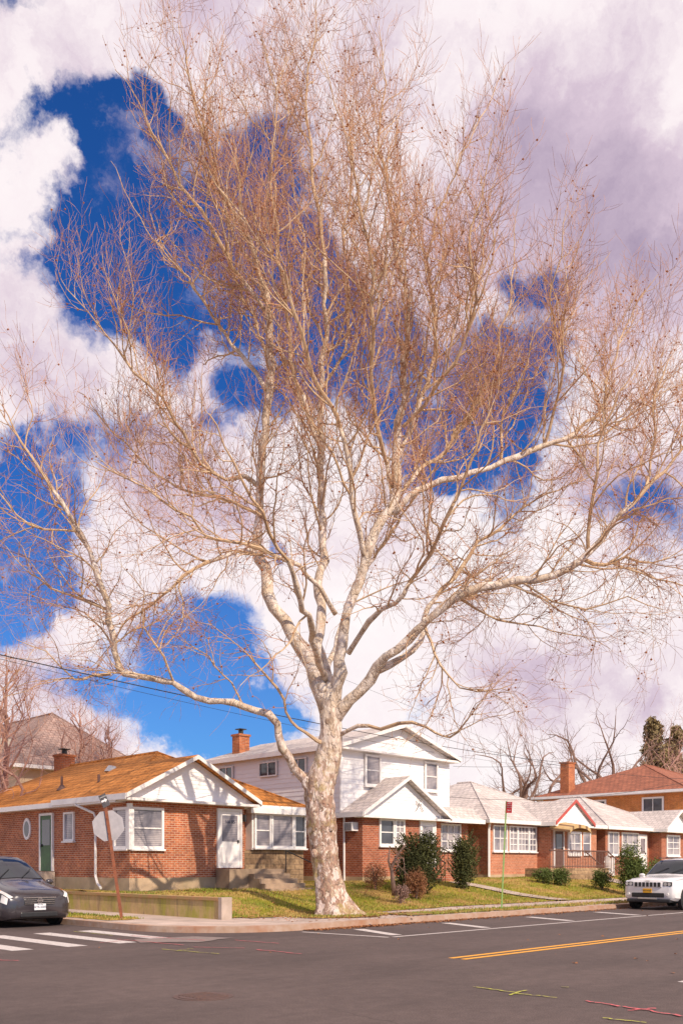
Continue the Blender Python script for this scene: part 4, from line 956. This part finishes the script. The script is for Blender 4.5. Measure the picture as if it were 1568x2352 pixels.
st=[(.02,.76,.44,.70,.90,.74,.66,.97),(-.04,.88,.37,.72,.98,.86,.77,1.04),(-.25,.95,.32,.74,1.02,.91,.82,1.09),(-.7,.97,.30,.76,1.06,.93,.84,1.13),(-1.2,.97,.30,.78,1.09,.93,.84,1.17),(-1.45,.97,.30,.79,1.11,.93,.82,1.22),(-1.95,.97,.30,.8,1.13,.93,.74,1.58),(-2.3,.97,.30,.8,1.14,.93,.72,1.73),(-3.0,.97,.30,.8,1.15,.93,.72,1.80),(-4.1,.97,.32,.8,1.15,.92,.70,1.75),(-4.6,.95,.36,.8,1.14,.9,.66,1.55),(-4.8,.9,.4,.8,1.05,.86,.62,1.15)]
J=Thing('parked_car','white sport utility vehicle parked along the kerb','car',(0,0,0),rot=-135,loc=W(30.2,15.05,.004)); cj=Car(st)
carcommon(J,cj,'jeepp',(-.9,-3.8),.37,(5.05,6.9),((5.9,7.4,.7,0),(7.5,8.8,0,0),(8.95,10.0,0,-.25)),(-1.7,1.08,1.18))
gr=slab(J,'grille','jeepp',-.1,.05,-.52,.52,.79,.98,bev=.02)
for i in range(7):
    y=-.42+i*.14; g=MB(); g.box(.05,y-.048,.81,.056,y+.048,.965); J.part('grille_slot',g,'dark',parent=gr)
slab(J,'lower_intake','dark',-.1,.05,-.60,.60,.44,.60,bev=.03); slab(J,'skid_plate','alu',-.1,.055,-.35,.35,.37,.435,bev=.01)
slab(J,'lower_bumper','dark',-.35,.03,-.80,.80,.26,.37,bev=.03)
pl=slab(J,'number_plate','plateY',.05,.075,-.16,.16,.60,.75,bev=.005); textmesh('GVT-4120',.07,'ink',Matrix.Translation((.077,0,.675))@RX,pl,ext=.002)
textmesh('Jeep',.1,'alu',Matrix.Translation((.03,0,1.02))@RX,J.e,name='emblem',ext=.004)
for sd_ in (1,-1):
    hl=slab(J,'headlight','dark',-.25,.025,sd_*.55,sd_*.86,.83,.98,bev=.02)
    for yy,rr in ((.64,.06),(.78,.055)):
        g=MB(); g.cyl((.018,sd_*yy,.905),(1,0,0),rr,.014,16); J.part('lamp',g,'lens',parent=hl)
    g=MB(); g.cyl((-.02,sd_*.72,.55),(1,0,0),.05,.07,14); J.part('fog_lamp',g,'lens')
    g=MB(); g.tube([(-2.1,sd_*.62,1.83),(-3.9,sd_*.62,1.82)],.018,6); J.part('roof_rail',g,'dark')
# ---------------------------------------------------------------- signs
sx,sy=at(280,24.3),24.3
T=Thing('stop_sign','back of a leaning stop sign on a rusty post','sign',(0,0,0),rot=0,loc=(sx,sy,.15)); T.e.rotation_euler=(0,math.radians(-8.2),0)
g=MB(); g.box(-.035,-.03,-.1,.035,.03,3.3); T.part('post',g,'rust')
def rotz(pts,deg):
    m=Matrix.Rotation(math.radians(deg),3,'Z'); return [tuple(m@Vector(p)) for p in pts]
oc=[(.43*math.cos(math.radians(22.5+45*i)),.035,2.5+.43*math.sin(math.radians(22.5+45*i))) for i in range(8)]
g=MB(); g.extr(rotz(oc,12),tuple(rotz([(0,.006,0)],12)[0])); T.part('sign_back',g,'signback')
g=MB(); g.extr(rotz([(x,y+.0075,z) for x,y,z in oc],12),tuple(rotz([(0,.003,0)],12)[0])); T.part('sign_face',g,'red')
for z in (2.3,2.7):
    g=MB(); g.cyl((0,-.05,z),(0,1,0),.018,.02,8); T.part('bolt',g,'rust')
g=MB(); m=Matrix.Rotation(math.radians(-16),3,'Y')
q=[m@Vector(p) for p in ((-.10,-.04,-.17),(.10,-.04,-.17),(.10,-.04,.17),(-.10,-.04,.17))]; q=[(v.x,v.y,v.z+3.17) for v in q]; g.extr(q,(0,-.006,0)); ow=T.part('street_sign',g,noisy('sign_black',(.06,.055,.06),(.12,.11,.11),8,.5,bst=0))
g=MB(); q=[m@Vector(p) for p in ((-.08,-.047,-.025),(.02,-.047,-.025),(.02,-.047,-.06),(.085,-.047,0),(.02,-.047,.06),(.02,-.047,.025),(-.08,-.047,.025))]; g.extr([(v.x,v.y,v.z+3.17) for v in q],(0,-.004,0)); T.part('arrow',g,'trim',parent=ow)
textmesh('ONE WAY',.04,'trim',Matrix.Translation((-.02,-.049,3.27))@Matrix.Rotation(math.radians(-16),4,'Y')@Matrix.Rotation(math.pi/2,4,'X'),ow,ext=.002)
gx=at(1151,29.7)
T=Thing('parking_sign','red parking regulation sign on a green post','sign',(0,0,0),rot=0,loc=(gx,29.7,.15)); T.e.rotation_euler=(0,math.radians(2.6),0)
g=MB(); g.box(-.022,-.02,-.1,.022,.02,3.5); T.part('post',g,'greenp')
g=MB(); g.extr([(.0,-.03,3.12),(.17,-.10,3.12),(.17,-.10,3.48),(.0,-.03,3.48)],(0,-.006,0)); s1=T.part('sign_face',g,'red')
rot=Matrix.Rotation(math.atan2(-.07,.17),4,'Z')@Matrix.Rotation(math.pi/2,4,'X')
for t,z,s in (('NO',3.43,.07),('STANDING',3.36,.032),('ANYTIME',3.30,.035),('BUS',3.2,.06)): textmesh(t,s,'trim',Matrix.Translation((.082,-.073,z))@rot,s1,ext=.003)
# ---------------------------------------------------------------- wires
def wire(p,q,sag,r=.012):
    p=Vector(p); q=Vector(q); pts=[]
    for i in range(33):
        t=i/32; v=p.lerp(q,t); v.z-=sag*4*t*(1-t); pts.append(v)
    g=MB(); g.tube([v-p for v in pts],r,5); o=mk('power_line',g,'wire'); o.location=p; o['label']='black overhead power line sagging across the street'; o['category']='cable'; o['group']='overhead wires'
def pt(px,py,Y): return (at(px,Y),Y,1.6+(1985-py)/2100*Y)
wire(pt(-60,1490,20),pt(1300,1752,60),.35,.014)
wire(pt(-60,1499,20.3),pt(1300,1765,60),.45,.006)
wire(pt(-60,1235,24),pt(1250,1760,62),-.3,.006)
wire(pt(1000,1690,50),pt(1600,1790,48),.5,.01); wire(pt(1040,1760,52),pt(1600,1700,50),.5,.01); wire(pt(1030,1830,46),pt(1600,1790,46),.5,.01)
# ---------------------------------------------------------------- world
TOSUN=Vector((.46,-.66,.60)).normalized()
w=bpy.data.worlds.new('World'); SC.world=w; w.use_nodes=True; k=NT(w.node_tree); bg=k.n['Background']
sky=k.new('ShaderNodeTexSky'); sky.sky_type='NISHITA'; sky.sun_disc=False; sky.sun_elevation=math.asin(TOSUN.z); sky.sun_rotation=math.atan2(TOSUN.x,TOSUN.y)
tc=k.new('ShaderNodeTexCoord'); v=tc.outputs['Generated']
nz=k.new('ShaderNodeTexNoise'); k.l.new(v,nz.inputs[0]); nz.inputs['Scale'].default_value=8; nz.inputs['Detail'].default_value=7; nz.inputs['Roughness'].default_value=.62
vm=k.new('ShaderNodeVectorMath',operation='SUBTRACT'); k.l.new(nz.outputs[1],vm.inputs[0]); vm.inputs[1].default_value=(.5,.5,.5)
vs_=k.new('ShaderNodeVectorMath',operation='SCALE'); k.l.new(vm.outputs[0],vs_.inputs[0]); vs_.inputs['Scale'].default_value=.17
va=k.new('ShaderNodeVectorMath',operation='ADD'); k.l.new(v,va.inputs[0]); k.l.new(vs_.outputs[0],va.inputs[1]); wv=va.outputs[0]
def field(lst,ex=1.75):
    tot=None
    for px,py,r in lst:
        g_=Vector(((px-784)/2100,1,(1985-py)/2100)); l=g_.length; d=g_/l; rr=r/2100/(l**1.4)
        n=k.new('ShaderNodeVectorMath',operation='DISTANCE'); k.l.new(wv,n.inputs[0]); n.inputs[1].default_value=d
        o=k.mapr(n.outputs['Value'],0,rr*ex,1,0,True)
        tot=o if tot is None else k.math('ADD',tot,o)
    return tot
holes=[(255,250,85),(320,320,95),(370,420,130),(330,540,130),(225,590,85),(450,550,140),(580,390,120),(690,470,95),(570,640,140),(710,790,135),(850,850,120),(1000,900,130),(1150,820,110),(1220,920,95),(1190,1080,115),(960,1010,100),(1070,1010,95),(25,310,75),(120,255,60),(20,15,75),(10,540,65),(200,690,90),(370,750,90),(250,1050,105),(60,1040,75),(80,1170,115),(10,1300,120),(140,1290,90),(60,1400,75),(430,1440,100),(320,1590,120),(520,1570,120),(620,1650,100),(430,1670,80),(1530,1240,90),(1440,1160,70),(880,690,90),(780,620,70),(1240,650,55),(180,1590,90),(640,1250,40),(520,930,60),(640,950,70)]
F1=k.math('MINIMUM',field(holes,1.95),1.08)
sx3=k.new('ShaderNodeSeparateXYZ'); k.l.new(v,sx3.inputs[0])
back=k.mapr(sx3.outputs[1],-.1,-.6,0,.75,True)
fn=k.noise(wv,9,8,.64); fn2=k.noise(v,20,6,.65)
hf=k.math('ADD',k.math('ADD',F1,back),k.math('ADD',k.math('MULTIPLY',k.math('SUBTRACT',fn,.5),2.2),k.math('MULTIPLY',k.math('SUBTRACT',fn2,.5),1.0)))
hm=k.mapr(hf,.26,1.02,0,1,True)
darks=[(1350,420,280),(1480,580,200),(1200,1560,120),(1400,1600,140),(1500,1620,100),(350,1130,90),(560,1180,60),(280,430,60),(1400,1120,80),(1250,250,170)]
F2=field(darks); cn=k.noise(wv,6,7,.62)
cl=k.math('ADD',k.math('ADD',k.math('MULTIPLY',F2,.46),k.math('MULTIPLY',k.math('SUBTRACT',cn,.5),2.4)),k.math('MULTIPLY',F1,.08))
cl=k.math('SUBTRACT',cl,k.mapr(sx3.outputs[2],.12,.5,.12,0,True))
cc=k.ramp(k.mapr(cl,-.5,1.1),[(.0,(1.04,.98,.98)),(.30,(.97,.87,.90)),(.57,(.70,.57,.68)),(1.0,(.42,.33,.46))])
skb=k.mix(1.0,sky.outputs[0],(.015,.054,.122),'MULTIPLY')
hz=k.mapr(sx3.outputs[2],.08,.42,1,0,True)
skb=k.mix(1.0,skb,k.mix(hz,(0,0,0),(.06,.06,.0)),'ADD')
final=k.mix(hm,cc,skb)
k.l.new(final,bg.inputs[0]); bg.inputs[1].default_value=1.0
su=bpy.data.lights.new('sun','SUN'); su.energy=5.0; su.angle=math.radians(.53); su.color=(1,.84,.66)
so=bpy.data.objects.new('sun',su); COL.objects.link(so); so.rotation_euler=TOSUN.to_track_quat('Z','Y').to_euler(); so.location=(10,-20,40)
# ---------------------------------------------------------------- camera
cd=bpy.data.cameras.new('camera'); co=bpy.data.objects.new('camera',cd); COL.objects.link(co); SC.camera=co
co.location=(0,0,1.6); co.rotation_euler=(math.pi/2,0,0); cd.sensor_width=36; cd.lens=2100/2352*36; cd.shift_y=809/2352; cd.clip_end=5000
SC.view_settings.view_transform='Standard'; SC.view_settings.look='None'; SC.view_settings.exposure=0
